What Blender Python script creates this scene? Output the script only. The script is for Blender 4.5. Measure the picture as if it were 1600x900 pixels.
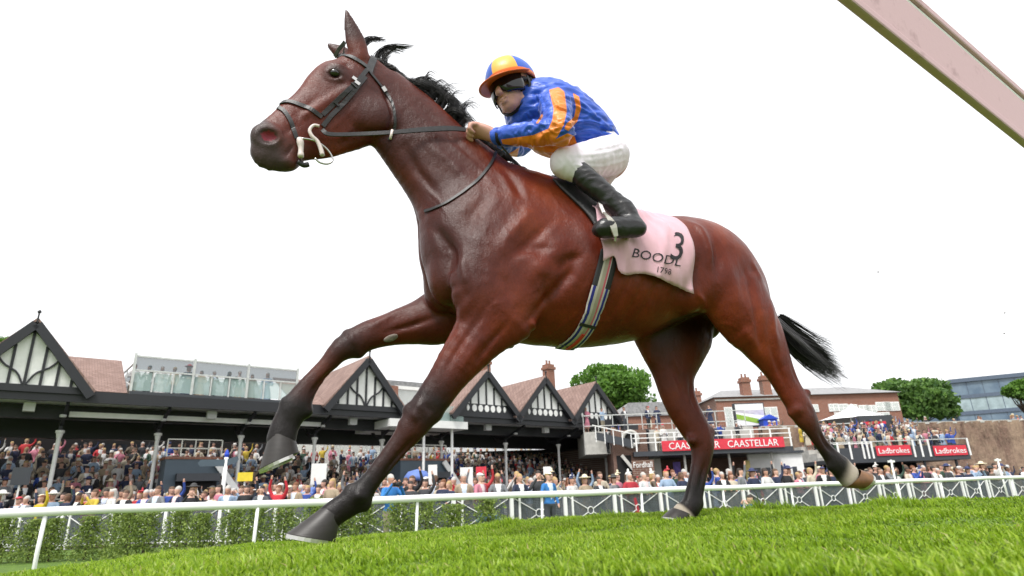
import bpy, bmesh, math, random
import numpy as np
from mathutils import Vector, Matrix
from mathutils.bvhtree import BVHTree
for o in list(bpy.data.objects): bpy.data.objects.remove(o)
rnd = random.Random(7); nrg = np.random.default_rng(7)
SC = bpy.context.scene; COL = SC.collection; PI = math.pi

# ------------------------------------------------------------------ camera
F = 960.; PITCH = math.atan(325/960.); ROLL = math.radians(2.1); CAM = np.array([0, 0, 1.15])
FW = np.array([0, math.cos(PITCH), math.sin(PITCH)]); R0 = np.array([1., 0, 0]); U0 = np.array([0, -math.sin(PITCH), math.cos(PITCH)])
RT = math.cos(ROLL)*R0-math.sin(ROLL)*U0; UP = math.cos(ROLL)*U0+math.sin(ROLL)*R0
cd = bpy.data.cameras.new('camera'); cam = bpy.data.objects.new('camera', cd); COL.objects.link(cam); SC.camera = cam
cd.sensor_width = 36; cd.lens = F/1600*36; cd.clip_end = 2000; cd.clip_start = .05
cam.matrix_world = Matrix(((RT[0], UP[0], -FW[0], CAM[0]), (RT[1], UP[1], -FW[1], CAM[1]), (RT[2], UP[2], -FW[2], CAM[2]), (0, 0, 0, 1)))
cd.dof.use_dof = True; cd.dof.focus_distance = 2.55; cd.dof.aperture_fstop = 5.6
def ray(x, y): return FW+RT*((x-800)/F)+UP*((450-y)/F)
def proj(p):
    d = np.asarray(p)-CAM; z = d@FW
    return 800+F*(d@RT)/z, 450-F*(d@UP)/z
def at_y(x, y, Y):
    d = ray(x, y); return CAM+d*((Y-CAM[1])/d[1])
# ------------------------------------------------------------------ sky, sun, exposure
SUN_EL, SUN_AZ = math.radians(58), math.radians(200)      # high sun behind thin cloud, from behind the camera's left
w = bpy.data.worlds.new('World'); SC.world = w; w.use_nodes = True
nt = w.node_tree; nt.nodes.clear()
sky = nt.nodes.new('ShaderNodeTexSky'); sky.sky_type = 'NISHITA'; sky.sun_disc = False
sky.sun_elevation = SUN_EL; sky.sun_rotation = SUN_AZ; sky.air_density = 1; sky.dust_density = 6; sky.ozone_density = 1
hs = nt.nodes.new('ShaderNodeHueSaturation'); hs.inputs['Saturation'].default_value = .08
mx = nt.nodes.new('ShaderNodeMix'); mx.data_type = 'RGBA'; mx.inputs[0].default_value = .75   # even cloud deck over the clear sky
mx.inputs[7].default_value = (10.5, 10.6, 10.8, 1)
bgn = nt.nodes.new('ShaderNodeBackground'); bgn.inputs[1].default_value = .072
wo = nt.nodes.new('ShaderNodeOutputWorld')
nt.links.new(sky.outputs[0], hs.inputs['Color']); nt.links.new(hs.outputs[0], mx.inputs[6]); nt.links.new(mx.outputs[2], bgn.inputs[0]); nt.links.new(bgn.outputs[0], wo.inputs[0])
sl = bpy.data.lights.new('sun', 'SUN'); sl.energy = 1.5; sl.angle = math.radians(14); sl.color = (1, .97, .92)
so = bpy.data.objects.new('sun', sl); COL.objects.link(so)
sd = Vector((math.sin(SUN_AZ)*math.cos(SUN_EL), math.cos(SUN_AZ)*math.cos(SUN_EL), math.sin(SUN_EL)))
so.rotation_euler = sd.to_track_quat('Z', 'Y').to_euler()
SC.view_settings.view_transform = 'Standard'; SC.view_settings.look = 'None'; SC.view_settings.gamma = 1; SC.view_settings.use_curve_mapping = False
SC.view_settings.exposure = 1.1
SC.cycles.use_denoising = True; SC.cycles.max_bounces = 6; SC.cycles.transparent_max_bounces = 12
try: SC.cycles.denoiser = 'OPENIMAGEDENOISE'
except Exception: pass

# ------------------------------------------------------------------ materials
def s2l(c):
    if isinstance(c, str): c = tuple(int(c[i:i+2], 16)/255 for i in (0, 2, 4))
    return tuple(v/12.92 if v <= .04045 else ((v+.055)/1.055)**2.4 for v in c)
class NT:
    """small helper round a node tree"""
    def __init__(s, m): s.t = m.node_tree; s.n = s.t.nodes; s.b = s.n['Principled BSDF']
    def new(s, k, **kw):
        n = s.n.new('ShaderNode'+k)
        for a, v in kw.items(): setattr(n, a, v)
        return n
    def link(s, a, b): s.t.links.new(a, b)
    def noise(s, scale, detail=4, rough=.55, vec=None, dim=None):
        n = s.new('TexNoise'); n.inputs['Scale'].default_value = scale; n.inputs['Detail'].default_value = detail; n.inputs['Roughness'].default_value = rough
        if vec is not None: s.link(vec, n.inputs['Vector'])
        return n.outputs['Fac']
    def coord(s, k='Object'): return s.new('TexCoord').outputs[k]
    def mapping(s, vec, scale=(1, 1, 1), rot=(0, 0, 0)):
        m = s.new('Mapping'); m.inputs['Scale'].default_value = scale; m.inputs['Rotation'].default_value = rot; s.link(vec, m.inputs['Vector']); return m.outputs[0]
    def ramp(s, fac, stops):
        r = s.new('ValToRGB'); e = r.color_ramp.elements
        while len(e) < len(stops): e.new(.5)
        for el, (p, c) in zip(e, stops): el.position = p; el.color = (*c, 1) if len(c) == 3 else c
        s.link(fac, r.inputs[0]); return r.outputs[0]
    def mix(s, fac, a, b, blend='MIX'):
        m = s.new('Mix', data_type='RGBA', blend_type=blend)
        for sock, v in ((m.inputs[0], fac), (m.inputs[6], a), (m.inputs[7], b)):
            if hasattr(v, 'is_output'): s.link(v, sock)
            elif isinstance(v, (int, float)): sock.default_value = v
            else: sock.default_value = (*v, 1)
        return m.outputs[2]
    def math(s, op, a, b=0, clamp=False):
        m = s.new('Math', operation=op, use_clamp=clamp)
        for sock, v in ((m.inputs[0], a), (m.inputs[1], b)):
            if hasattr(v, 'is_output'): s.link(v, sock)
            else: sock.default_value = v
        return m.outputs[0]
    def attr(s, name, out='Fac'): 
        a = s.new('Attribute', attribute_name=name); return a.outputs[out]
    def bump(s, h, strength=.3, dist=.01):
        b = s.new('Bump'); b.inputs['Strength'].default_value = strength; b.inputs['Distance'].default_value = dist
        s.link(h, b.inputs['Height']); s.link(b.outputs[0], s.b.inputs['Normal'])
    def col(s, v):
        if hasattr(v, 'is_output'): s.link(v, s.b.inputs['Base Color'])
        else: s.b.inputs['Base Color'].default_value = (*v, 1)
MATS = {}
def mat(name, c=(.5, .5, .5), rough=.6, metal=0, var=.15, scale=6, spec=.5, bump=0, bscale=40, sheen=0, fn=None):
    if name in MATS: return MATS[name]
    m = bpy.data.materials.new(name); m.use_nodes = True; n = NT(m)
    n.b.inputs['Roughness'].default_value = rough; n.b.inputs['Metallic'].default_value = metal; n.b.inputs['Specular IOR Level'].default_value = spec
    if sheen: n.b.inputs['Sheen Weight'].default_value = sheen
    if isinstance(c, str): c = s2l(c)
    if fn: fn(n)
    else:
        f = n.noise(scale, 5, .6, n.coord())
        n.col(n.ramp(f, [(.3, tuple(max(0, v*(1-var)) for v in c)), (.7, tuple(min(1, v*(1+var)) for v in c))]))
    if bump: n.bump(n.noise(bscale, 6, .6, n.coord()), bump)
    MATS[name] = m; return m

# ------------------------------------------------------------------ objects
def link(o, parent=None):
    COL.objects.link(o)
    if parent is not None: o.parent = parent
    return o
def tag(o, label=None, cat=None, group=None, kind=None):
    if label: o['label'] = label
    if cat: o['category'] = cat
    if group: o['group'] = group
    if kind: o['kind'] = kind
    return o
def empty(name, loc=(0, 0, 0), label=None, cat=None, group=None, rz=0):
    o = bpy.data.objects.new(name, None); o.empty_display_size = .2; link(o); o.location = loc; o.rotation_euler = (0, 0, rz)
    return tag(o, label, cat, group)
def mesh_np(name, V, Fs, m=None, parent=None, smooth=False):
    me = bpy.data.meshes.new(name)
    me.from_pydata([tuple(v) for v in V] if not isinstance(V, np.ndarray) else V.tolist(), [], Fs.tolist() if isinstance(Fs, np.ndarray) else Fs)
    me.update()
    if smooth: me.shade_smooth()
    if m:
        for k in (m if isinstance(m, (list, tuple)) else [m]): me.materials.append(MATS[k] if isinstance(k, str) else k)
    o = bpy.data.objects.new(name, me); link(o, parent); return o
class MB:
    """collects shapes into one mesh"""
    def __init__(s): s.v = []; s.f = []; s.m = []
    def add(s, V, Fs, mi=0):
        b = len(s.v); s.v += [tuple(map(float, p)) for p in V]; s.f += [tuple(b+i for i in f) for f in Fs]; s.m += [mi]*len(Fs); return s
    def hexa(s, c, mi=0):   # 8 corners, bottom 4 ccw then top 4
        return s.add(c, [(3, 2, 1, 0), (4, 5, 6, 7), (0, 1, 5, 4), (1, 2, 6, 5), (2, 3, 7, 6), (3, 0, 4, 7)], mi)
    def box(s, x0, x1, y0, y1, z0, z1, mi=0):
        return s.hexa([(x0, y0, z0), (x1, y0, z0), (x1, y1, z0), (x0, y1, z0), (x0, y0, z1), (x1, y0, z1), (x1, y1, z1), (x0, y1, z1)], mi)
    def bar(s, a, b, w, h=None, up=(0, 0, 1), mi=0):
        a, b, up = Vector(a), Vector(b), Vector(up); h = h or w; d = (b-a).normalized(); x = d.cross(up)
        if x.length < 1e-4: x = d.cross(Vector((1, 0, 0)))
        x.normalize(); z = x.cross(d); x = x*w/2; z = z*h/2
        return s.hexa([a-x-z, b-x-z, b+x-z, a+x-z, a-x+z, b-x+z, b+x+z, a+x+z], mi)
    def prism(s, poly, y0, y1, mi=0):   # poly in x,z, extruded along y
        n = len(poly)
        return s.add([(x, y0, z) for x, z in poly]+[(x, y1, z) for x, z in poly], [tuple(range(n)), tuple(range(2*n-1, n-1, -1))]+[(i, i+n, (i+1) % n+n, (i+1) % n) for i in range(n)], mi)
    def tube(s, pts, r, n=8, cap=True, mi=0):
        pts = [Vector(p) for p in pts]; rs = r if isinstance(r, (list, tuple, np.ndarray)) else [r]*len(pts); V = []; Fs = []; pn = None
        for i, p in enumerate(pts):
            d = (pts[min(i+1, len(pts)-1)]-pts[max(i-1, 0)]).normalized()
            if pn is None: pn = d.orthogonal().normalized()
            pn = (pn-d*pn.dot(d)).normalized(); bn = d.cross(pn)
            V += [p+(pn*math.cos(t)+bn*math.sin(t))*rs[i] for t in (2*PI*k/n for k in range(n))]
        for i in range(len(pts)-1): Fs += [(i*n+k, i*n+(k+1) % n, (i+1)*n+(k+1) % n, (i+1)*n+k) for k in range(n)]
        if cap: Fs += [tuple(range(n-1, -1, -1)), tuple(range((len(pts)-1)*n, len(pts)*n))]
        return s.add(V, Fs, mi)
    def lathe(s, prof, c=(0, 0, 0), n=12, mi=0):   # prof [(r,z)]
        V = []; Fs = []
        for r, z in prof: V += [(c[0]+r*math.cos(2*PI*k/n), c[1]+r*math.sin(2*PI*k/n), c[2]+z) for k in range(n)]
        for i in range(len(prof)-1): Fs += [(i*n+k, i*n+(k+1) % n, (i+1)*n+(k+1) % n, (i+1)*n+k) for k in range(n)]
        Fs += [tuple(range(n-1, -1, -1)), tuple(range((len(prof)-1)*n, len(prof)*n))]
        return s.add(V, Fs, mi)
    def build(s, name, m, parent=None, smooth=False):
        o = mesh_np(name, s.v, s.f, m, parent, smooth)
        if any(s.m): o.data.polygons.foreach_set('material_index', s.m)
        return o

# ------------------------------------------------------------------ signed-distance modelling: smooth unions of tapered elliptical limbs, meshed with surface nets
class SDF:
    def __init__(s, lo, hi, h):
        s.lo = np.array(lo, float); s.h = h; s.n = np.ceil((np.array(hi)-s.lo)/h).astype(int)+1
        s.g = np.full(tuple(s.n), .12, np.float32); s.ax = [s.lo[i]+h*np.arange(s.n[i]) for i in range(3)]
    def sub(s, lo, hi):
        a = np.clip(np.floor((lo-s.lo)/s.h).astype(int), 0, s.n); b = np.clip(np.ceil((hi-s.lo)/s.h).astype(int)+1, 0, s.n)
        sl = tuple(slice(a[i], b[i]) for i in range(3))
        X = s.ax[0][sl[0]][:, None, None]; Y = s.ax[1][sl[1]][None, :, None]; Z = s.ax[2][sl[2]][None, None, :]
        return sl, X, Y, Z
    def merge(s, sl, d, k, op):
        g = s.g[sl]; d = d.astype(np.float32)
        if op == 'add':
            h = np.maximum(k-np.abs(g-d), 0)/k; s.g[sl] = np.minimum(g, d)-h*h*k*.25
        else:
            d = -d; h = np.maximum(k-np.abs(g-d), 0)/k; s.g[sl] = np.maximum(g, d)+h*h*k*.25
    def cone(s, p, q, ra, rb, lat=(0, 1, 0), k=.02, op='add', capr=1.):
        """tapered elliptical limb; ra=(a,b) radii at p across and along the lateral axis, rb at q"""
        p, q = np.array(p, float), np.array(q, float); m = max(*ra, *rb)+k+.03
        sl, X, Y, Z = s.sub(np.minimum(p, q)-m, np.maximum(p, q)+m)
        L = np.linalg.norm(q-p); d = (q-p)/max(L, 1e-6); lat = np.array(lat, float); e2 = lat-d*(lat@d); e2 /= np.linalg.norm(e2); e1 = np.cross(d, e2)
        dx, dy, dz = X-p[0], Y-p[1], Z-p[2]
        t = dx*d[0]+dy*d[1]+dz*d[2]; tc = np.clip(t, 0, L); out = t-tc; f = tc/max(L, 1e-6)
        a = ra[0]+(rb[0]-ra[0])*f; b = ra[1]+(rb[1]-ra[1])*f; c = np.minimum(a, b)*capr
        x = dx*e1[0]+dy*e1[1]+dz*e1[2]; y = dx*e2[0]+dy*e2[1]+dz*e2[2]
        k0 = np.sqrt((x/a)**2+(y/b)**2+(out/c)**2); k1 = np.sqrt((x/a**2)**2+(y/b**2)**2+(out/c**2)**2)
        s.merge(sl, k0*(k0-1)/np.maximum(k1, 1e-6), k, op)
    def ell(s, c, r, ax=None, k=.03, op='add'):
        c = np.array(c, float); m = max(r)+k+.03; sl, X, Y, Z = s.sub(c-m, c+m)
        ax = np.eye(3) if ax is None else np.array(ax, float); q = [(X-c[0])*a[0]+(Y-c[1])*a[1]+(Z-c[2])*a[2] for a in ax]
        k0 = np.sqrt(sum((q[i]/r[i])**2 for i in range(3))); k1 = np.sqrt(sum((q[i]/r[i]**2)**2 for i in range(3)))
        s.merge(sl, k0*(k0-1)/np.maximum(k1, 1e-6), k, op)
    def chain(s, st, lat=(0, 1, 0), k=.02, op='add', sub=4):
        """spline through the stations, hard union inside the chain, one smooth union into the rest"""
        A = np.array([[*p, a, b] for p, a, b in st], float)
        if len(A) > 2:
            E = np.concatenate([[2*A[0]-A[1]], A, [2*A[-1]-A[-2]]]); out = []
            for i in range(1, len(A)):
                p0, p1, p2, p3 = E[i-1], E[i], E[i+1], E[i+2]
                for t in np.arange(sub)/sub:
                    out.append(.5*(2*p1+(p2-p0)*t+(2*p0-5*p1+4*p2-p3)*t*t+(3*p1-p0-3*p2+p3)*t**3))
            A = np.array(out+[A[-1]]); A[:, 3:] = np.maximum(A[:, 3:], .002)
        m = A[:, 3:].max()+k+.03; sl, X, Y, Z = s.sub(A[:, :3].min(0)-m, A[:, :3].max(0)+m); full = s.g; keep = s.g[sl].copy(); s.g[sl] = .12
        for p, q in zip(A[:-1], A[1:]): s.cone(p[:3], q[:3], p[3:], q[3:], lat, .004, 'add')
        d = s.g[sl].copy(); s.g[sl] = keep; s.merge(sl, d, k, op)
    def mesh(s, smooth=2):
        g = s.g; n = s.n; ins = g < 0
        cc = np.zeros(tuple(n-1), np.int8)
        for i in (0, 1):
            for j in (0, 1):
                for l in (0, 1): cc += ins[i:n[0]-1+i, j:n[1]-1+j, l:n[2]-1+l]
        act = (cc > 0) & (cc < 8); idx = np.full(act.shape, -1, np.int64); I = np.argwhere(act); idx[act] = np.arange(len(I))
        acc = np.zeros((len(I), 3)); cnt = np.zeros(len(I))
        for ax in range(3):
            o = [a for a in range(3) if a != ax]
            for j in (0, 1):
                for l in (0, 1):
                    A = I.copy(); A[:, o[0]] += j; A[:, o[1]] += l; B = A.copy(); B[:, ax] += 1
                    ga = g[A[:, 0], A[:, 1], A[:, 2]]; gb = g[B[:, 0], B[:, 1], B[:, 2]]; cr = (ga < 0) != (gb < 0)
                    t = np.where(cr, ga/np.where(cr, ga-gb, 1), 0); pt = A.astype(float); pt[:, ax] += t
                    acc += pt*cr[:, None]; cnt += cr
        V = s.lo+s.h*acc/cnt[:, None]; quads = []
        for ax in range(3):
            o = [(ax+1) % 3, (ax+2) % 3]
            sa = [slice(None)]*3; sb = [slice(None)]*3; sa[ax] = slice(0, n[ax]-1); sb[ax] = slice(1, n[ax])
            a, b = ins[tuple(sa)], ins[tuple(sb)]; E = np.argwhere(a != b); E = E[(E[:, o[0]] > 0) & (E[:, o[1]] > 0) & (E[:, o[0]] < n[o[0]]-1) & (E[:, o[1]] < n[o[1]]-1)]
            flip = ~a[E[:, 0], E[:, 1], E[:, 2]]; q = []
            for j, l in ((0, 0), (-1, 0), (-1, -1), (0, -1)):
                c = E.copy(); c[:, o[0]] += j; c[:, o[1]] += l; q.append(idx[c[:, 0], c[:, 1], c[:, 2]])
            q = np.stack(q, 1); q[flip] = q[flip][:, ::-1]; quads.append(q)
        Q = np.concatenate(quads)
        for it in range(smooth):
            for lam in (.5, -.35): V = V+lam*(lap(V, Q)-V)
        return V, Q
def lap(V, Q):
    A = np.zeros_like(V); c = np.zeros(len(V))
    for i in range(4):
        j = (i+1) % 4
        for d in range(3):
            A[:, d] += np.bincount(Q[:, i], V[Q[:, j], d], len(V))+np.bincount(Q[:, j], V[Q[:, i], d], len(V))
        c += np.bincount(Q[:, i], minlength=len(V))+np.bincount(Q[:, j], minlength=len(V))
    return A/c[:, None]
def vnorm(V, Q):
    n = np.cross(V[Q[:, 2]]-V[Q[:, 0]], V[Q[:, 3]]-V[Q[:, 1]]); N = np.zeros_like(V)
    for i in range(4):
        for d in range(3): N[:, d] += np.bincount(Q[:, i], n[:, d], len(V))
    return N/np.maximum(np.linalg.norm(N, axis=1), 1e-9)[:, None]
def polydist(P, line):
    """distance from 2D points to a polyline, and position 0..1 along it"""
    best = np.full(len(P), 9.); par = np.zeros(len(P)); line = np.array(line, float); n = len(line)-1
    for i in range(n):
        a, b = line[i], line[i+1]; ab = b-a; t = np.clip(((P-a)@ab)/max(ab@ab, 1e-9), 0, 1); d = np.linalg.norm(P-a-t[:, None]*ab, axis=1)
        m = d < best; best[m] = d[m]; par[m] = (i+t[m])/n
    return best, par
def sstep(a, b, x):
    t = np.clip((x-a)/(b-a), 0, 1); return t*t*(3-2*t)
def add_attr(o, name, val):
    a = o.data.attributes.new(name, 'FLOAT', 'POINT'); a.data.foreach_set('value', np.ascontiguousarray(val, np.float32))
def spl(L, n):
    L = np.array(L, float); E_ = np.concatenate([[2*L[0]-L[1]], L, [2*L[-1]-L[-2]]]); out = []
    for x in np.linspace(0, len(L)-1-1e-6, n):
        i = int(x); t = x-i; p0, p1, p2, p3 = E_[i:i+4]; out.append(.5*(2*p1+(p2-p0)*t+(2*p0-5*p1+4*p2-p3)*t*t+(3*p1-p0-3*p2+p3)*t**3))
    return np.array(out)
def lerp(a, b, t): return np.array(a)+(np.array(b)-np.array(a))*t
# ================================================================== ground
def elev_edge(x):   # how far below eye level the turf crest lies, by direction
    return np.interp(x, [-900, 0, 300, 600, 1000, 1300, 1600, 2500], [.076, .073, .060, .050, .031, .029, .027, .027])
def ground_z(X, Y):
    X = np.asarray(X, float); Y = np.asarray(Y, float); r = np.hypot(X, Y); ph = np.arctan2(X, np.maximum(Y, .01)); xp = 800+900*np.tan(np.clip(ph, -1.2, 1.2)); rc = 4.4
    zc = 1.15-elev_edge(xp)*rc; z = 1.035+(zc-1.035)*sstep(1.2, rc, r)
    und = .012*np.sin(X*3.1+Y*1.7)+.010*np.sin(X*1.3-Y*4.1+1)+.006*np.sin(X*7.7+2*Y)
    z = z+und*.8*sstep(1.0, 2.2, r)*sstep(7, 4.8, r)-.02*(r < .0)
    d = np.maximum(r-rc, 0); z = np.where(r > rc, zc+und*.5*sstep(7, 4.8, r)-.035*d-.055*d*d, z)
    return np.where(Y < -.5, np.maximum(z, .9), np.maximum(z, 0))
def grassbase(n):
    c = n.coord(); f = n.noise(3, 6, .6, c); g = n.noise(60, 4, .6, c); n.col(n.mix(g, n.ramp(f, [(.35, (.08, .16, .012)), (.65, (.15, .27, .018))]), (.06, .10, .018))); n.b.inputs['Roughness'].default_value = .9; n.bump(g, .8, .02)
mat('turf', fn=grassbase)
def tarmac(n):
    c = n.coord(); n.col(n.ramp(n.noise(1.2, 6, .6, c), [(.35, (.055, .055, .055)), (.7, (.11, .105, .10))])); n.b.inputs['Roughness'].default_value = .85
mat('tarmac', fn=tarmac)
ths = np.linspace(-PI, PI, 241); rs = np.concatenate([np.linspace(.15, 5, 60), np.linspace(5.2, 12, 30), [20, 60, 200, 900]])
T, Rr = np.meshgrid(ths[:-1], rs); gx = Rr*np.sin(T); gy = Rr*np.cos(T); gz = ground_z(gx, gy); nt_ = 240
V_ = np.stack([gx, gy, gz], -1).reshape(-1, 3); F_ = [(i*nt_+j, (i+1)*nt_+j, (i+1)*nt_+(j+1) % nt_, i*nt_+(j+1) % nt_) for i in range(len(rs)-1) for j in range(nt_)]
F_.append(tuple(range(nt_))[::-1])
tag(mesh_np('ground', V_, F_, 'turf', None, True), kind='structure')
class Frame:
    """vertical reference plane: x along it to the right, y away from the camera, z up"""
    def __init__(s, O, ang): s.O = np.array([O[0], O[1], 0.]); s.a = math.radians(ang); s.d = np.array([math.cos(s.a), math.sin(s.a), 0]); s.n = np.array([-math.sin(s.a), math.cos(s.a), 0])
    def px(s, x, y, off=0):
        d = ray(x, y); t = ((s.O-CAM)@s.n+off)/(d@s.n); p = CAM+d*t-s.O; return float(p@s.d), float(p[2])
    def w(s, x, y=0, z=0): return s.O+s.d*x+s.n*y+np.array([0, 0, z])
    def empty(s, name, label, cat, x=0, y=0, z=0, group=None): return empty(name, s.w(x, y, z), label, cat, group, s.a)
G = Frame((-20.3, 25.3), 38.46); RF = Frame((-6.0, 7.6), 32.4); FF = Frame((-2, 19.6), 25.2); FL = Frame((-2, 19.6), -9)
# paved enclosure behind the crowd fence
mb = MB(); q = [FL.w(-60, -.3), FF.w(0, -.3), FF.w(90, -.3), FF.w(90, 60), FL.w(-60, 60)]; mb.add([(p[0], p[1], .004) for p in q], [(0, 1, 2, 3, 4)]); tag(mb.build('pavement', 'tarmac'), kind='structure')
# ================================================================== materials of the place
def paint(n, c, dirt=.12):
    co = n.coord(); n.col(n.mix(n.math('MULTIPLY', n.ramp(n.noise(2.5, 6, .65, co), [(.45, (0,)*3), (.75, (1,)*3)]), dirt*3, True), c, tuple(v*.6 for v in c))); n.b.inputs['Roughness'].default_value = .5
mat('white_paint', fn=lambda n: paint(n, (.80, .80, .79))); mat('cream_panel', fn=lambda n: paint(n, (.72, .71, .66), .05)); mat('black_paint', fn=lambda n: paint(n, (.016, .017, .022))); mat('dark_grey', fn=lambda n: paint(n, (.045, .05, .06))); mat('soffit', fn=lambda n: paint(n, (.60, .60, .61)))
mat('slate_blue', fn=lambda n: paint(n, (.07, .10, .13))); mat('rail_white', fn=lambda n: paint(n, (.84, .84, .84), .04)); mat('interior_shade', (.012, .011, .012), rough=.9); mat('concrete', (.46, .45, .42), rough=.85, var=.2, scale=3)  # the near-black puts the shade of the stand's inside and openings into colour
def tiles(n, a=(.235, .15, .125), b=(.33, .225, .195)):
    co = n.coord(); br = n.new('TexBrick'); br.inputs['Scale'].default_value = 1; br.inputs['Brick Width'].default_value = .22; br.inputs['Row Height'].default_value = .16; br.inputs['Mortar Size'].default_value = .012
    n.link(n.mapping(co, (1, 1, 1)), br.inputs['Vector']); br.inputs['Color1'].default_value = (*a, 1); br.inputs['Color2'].default_value = (*b, 1); br.inputs['Mortar'].default_value = (*[v*.45 for v in a], 1)
    n.col(n.mix(n.ramp(n.noise(1.1, 6, .65, co), [(.4, (0,)*3), (.7, (.75,)*3)]), br.outputs[0], (.16, .10, .085))); n.b.inputs['Roughness'].default_value = .9; n.bump(br.outputs['Fac'], .5, .02)
mat('roof_tile', fn=tiles)
def bricks(n, a=(.25, .085, .05), b=(.33, .125, .075), sc=1.):
    co = n.coord('Object'); br = n.new('TexBrick'); br.inputs['Scale'].default_value = sc; br.inputs['Brick Width'].default_value = .225; br.inputs['Row Height'].default_value = .075; br.inputs['Mortar Size'].default_value = .008
    n.link(n.mapping(co, (1, 1, 1), (PI/2, 0, 0)), br.inputs['Vector']); br.inputs['Color1'].default_value = (*a, 1); br.inputs['Color2'].default_value = (*b, 1); br.inputs['Mortar'].default_value = (.30, .26, .22, 1)
    n.col(n.mix(n.math('MULTIPLY', n.noise(.8, 6, .65, co), .5), br.outputs[0], (.13, .06, .045))); n.b.inputs['Roughness'].default_value = .9
mat('brick_red', fn=bricks); mat('brick_dark', fn=lambda n: bricks(n, (.12, .055, .04), (.17, .085, .06))); mat('slate_roof', (.27, .27, .275), rough=.8, var=.3, scale=5)
def glassm(n):
    n.col((.42, .55, .53)); n.b.inputs['Roughness'].default_value = .08; n.b.inputs['Alpha'].default_value = .45
mat('glass_green', fn=glassm)
def glassd(n):
    n.col((.10, .14, .16)); n.b.inputs['Roughness'].default_value = .06; n.b.inputs['Alpha'].default_value = .5
mat('glass_dark', fn=glassd); mat('glass_pale', fn=lambda n: (n.col(n.ramp(n.noise(.6, 3, .5, n.coord()), [(.35, (.62, .68, .65)), (.7, (.8, .82, .8))])), setattr(n.b.inputs['Roughness'], 'default_value', .15), setattr(n.b.inputs['Alpha'], 'default_value', .35)))
mat('window_dark', (.03, .035, .045), rough=.08, var=.4, scale=2); mat('frame_metal', (.55, .56, .55), rough=.4, metal=.3); mat('sign_red', (.62, .035, .06), rough=.6, var=.12); mat('lettering_white', (.82, .82, .82), rough=.6, var=.02); mat('lettering_dark', (.04, .03, .03), rough=.6)
def text3d(txt, name, parent, loc, size, m='lettering_white', rot=(PI/2, 0, 0), depth=.01, sx=1.):
    cu = bpy.data.curves.new('t', 'FONT'); cu.body = txt; cu.size = size; cu.extrude = depth; cu.align_x = 'CENTER'; cu.resolution_u = 2
    ob = bpy.data.objects.new('t', cu); COL.objects.link(ob); me = bpy.data.meshes.new_from_object(ob.evaluated_get(bpy.context.evaluated_depsgraph_get())); bpy.data.objects.remove(ob); bpy.data.curves.remove(cu)
    me.materials.clear(); me.materials.append(MATS[m]); o = bpy.data.objects.new(name, me); link(o, parent); o.location = loc; o.rotation_euler = rot; o.scale = (sx, 1, 1); return o
def box(name, m, par, *a): return MB().box(*a).build(name, m, par)
# ================================================================== running rail in front of the crowd
rail = RF.empty('running_rail', 'long white tubular running rail on slim posts along the turf', 'rail')
mb = MB(); mb.tube([(x, .02*math.sin(x*.7), 1.165+.008*math.sin(x*1.3)) for x in np.arange(-14, 60, 1.5)], .055, 12); mb.build('top_rail', 'rail_white', rail, True)
ps = [RF.px(x, 800)[0] for x in (72, 308, 652)]; sp = (ps[2]-ps[0])/2
for i in range(-4, 18):
    x = ps[0]+sp*i; m_ = MB(); m_.tube([(x, .0, 0), (x-.01, -.0, .7), (x, 0, 1.13)], .024, 8); m_.build('post', 'rail_white', rail, True)
# ================================================================== crowd fence with ringed cross panels
def mesh_wire(n):
    co = n.coord(); w1 = n.new('TexWave', wave_type='BANDS', bands_direction='X'); w1.inputs['Scale'].default_value = 6; w2 = n.new('TexWave', wave_type='BANDS', bands_direction='Z'); w2.inputs['Scale'].default_value = 6
    for w_ in (w1, w2): n.link(co, w_.inputs['Vector'])
    n.col((.10, .115, .13)); n.b.inputs['Alpha'].default_value = .6; n.b.inputs['Roughness'].default_value = .5
    n.link(n.math('ADD', n.math('MULTIPLY', n.math('MAXIMUM', w1.outputs['Fac'], w2.outputs['Fac']), .75), .1, True), n.b.inputs['Alpha'])
mat('wire_mesh', fn=mesh_wire)
fence = FF.empty('crowd_fence', 'white crowd fence with ringed cross panels and wire mesh behind the rail', 'fence')
c0 = FF.px(822, 785)[0]; c1 = FF.px(904, 785)[0]; pit = c1-c0
def ring_mesh(r, n=16): 
    m_ = MB(); m_.tube([(r*math.cos(2*PI*k/n), 0, r*math.sin(2*PI*k/n)) for k in range(n+1)], .014, 6, False); return m_
def panel_meshes():
    w, h = pit/2-.12, .45; r = .11; out = []
    for sx in (-1, 1):
        for sz in (-1, 1):
            a = math.atan2(h*sz, w*sx); m_ = MB(); m_.bar((r*math.cos(a), 0, r*math.sin(a)), (w*sx, 0, h*sz)  , .022, .02, (0, 1, 0)); out.append(m_)
    return out
proto_r = ring_mesh(.11).build('ring', 'rail_white', fence, True); proto_b = [m_.build('brace', 'rail_white', fence) for m_ in panel_meshes()]
proto_p = MB().box(-.055, .055, -.05, .05, -.62, .52).build('post', 'rail_white', fence); proto_q = MB().box(-.03, .03, -.025, .025, -.62, .5).build('slim_post', 'rail_white', fence)
proto_m = MB().box(-pit/2+.06, pit/2-.06, .02, .026, -.5, .46).build('mesh_panel', 'wire_mesh', fence); proto_t = MB().box(-pit/2, pit/2, -.04, .04, .52, .59).build('top_rail', 'rail_white', fence); proto_k = MB().box(-pit/2, pit/2, -.02, .02, -.5, -.46).build('bottom_rail', 'rail_white', fence)
base = [(proto_r, 0), *[(b, 0) for b in proto_b], (proto_p, -pit/2), (proto_q, -pit/2+.28), (proto_m, 0), (proto_t, 0), (proto_k, 0)]
first = True
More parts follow.
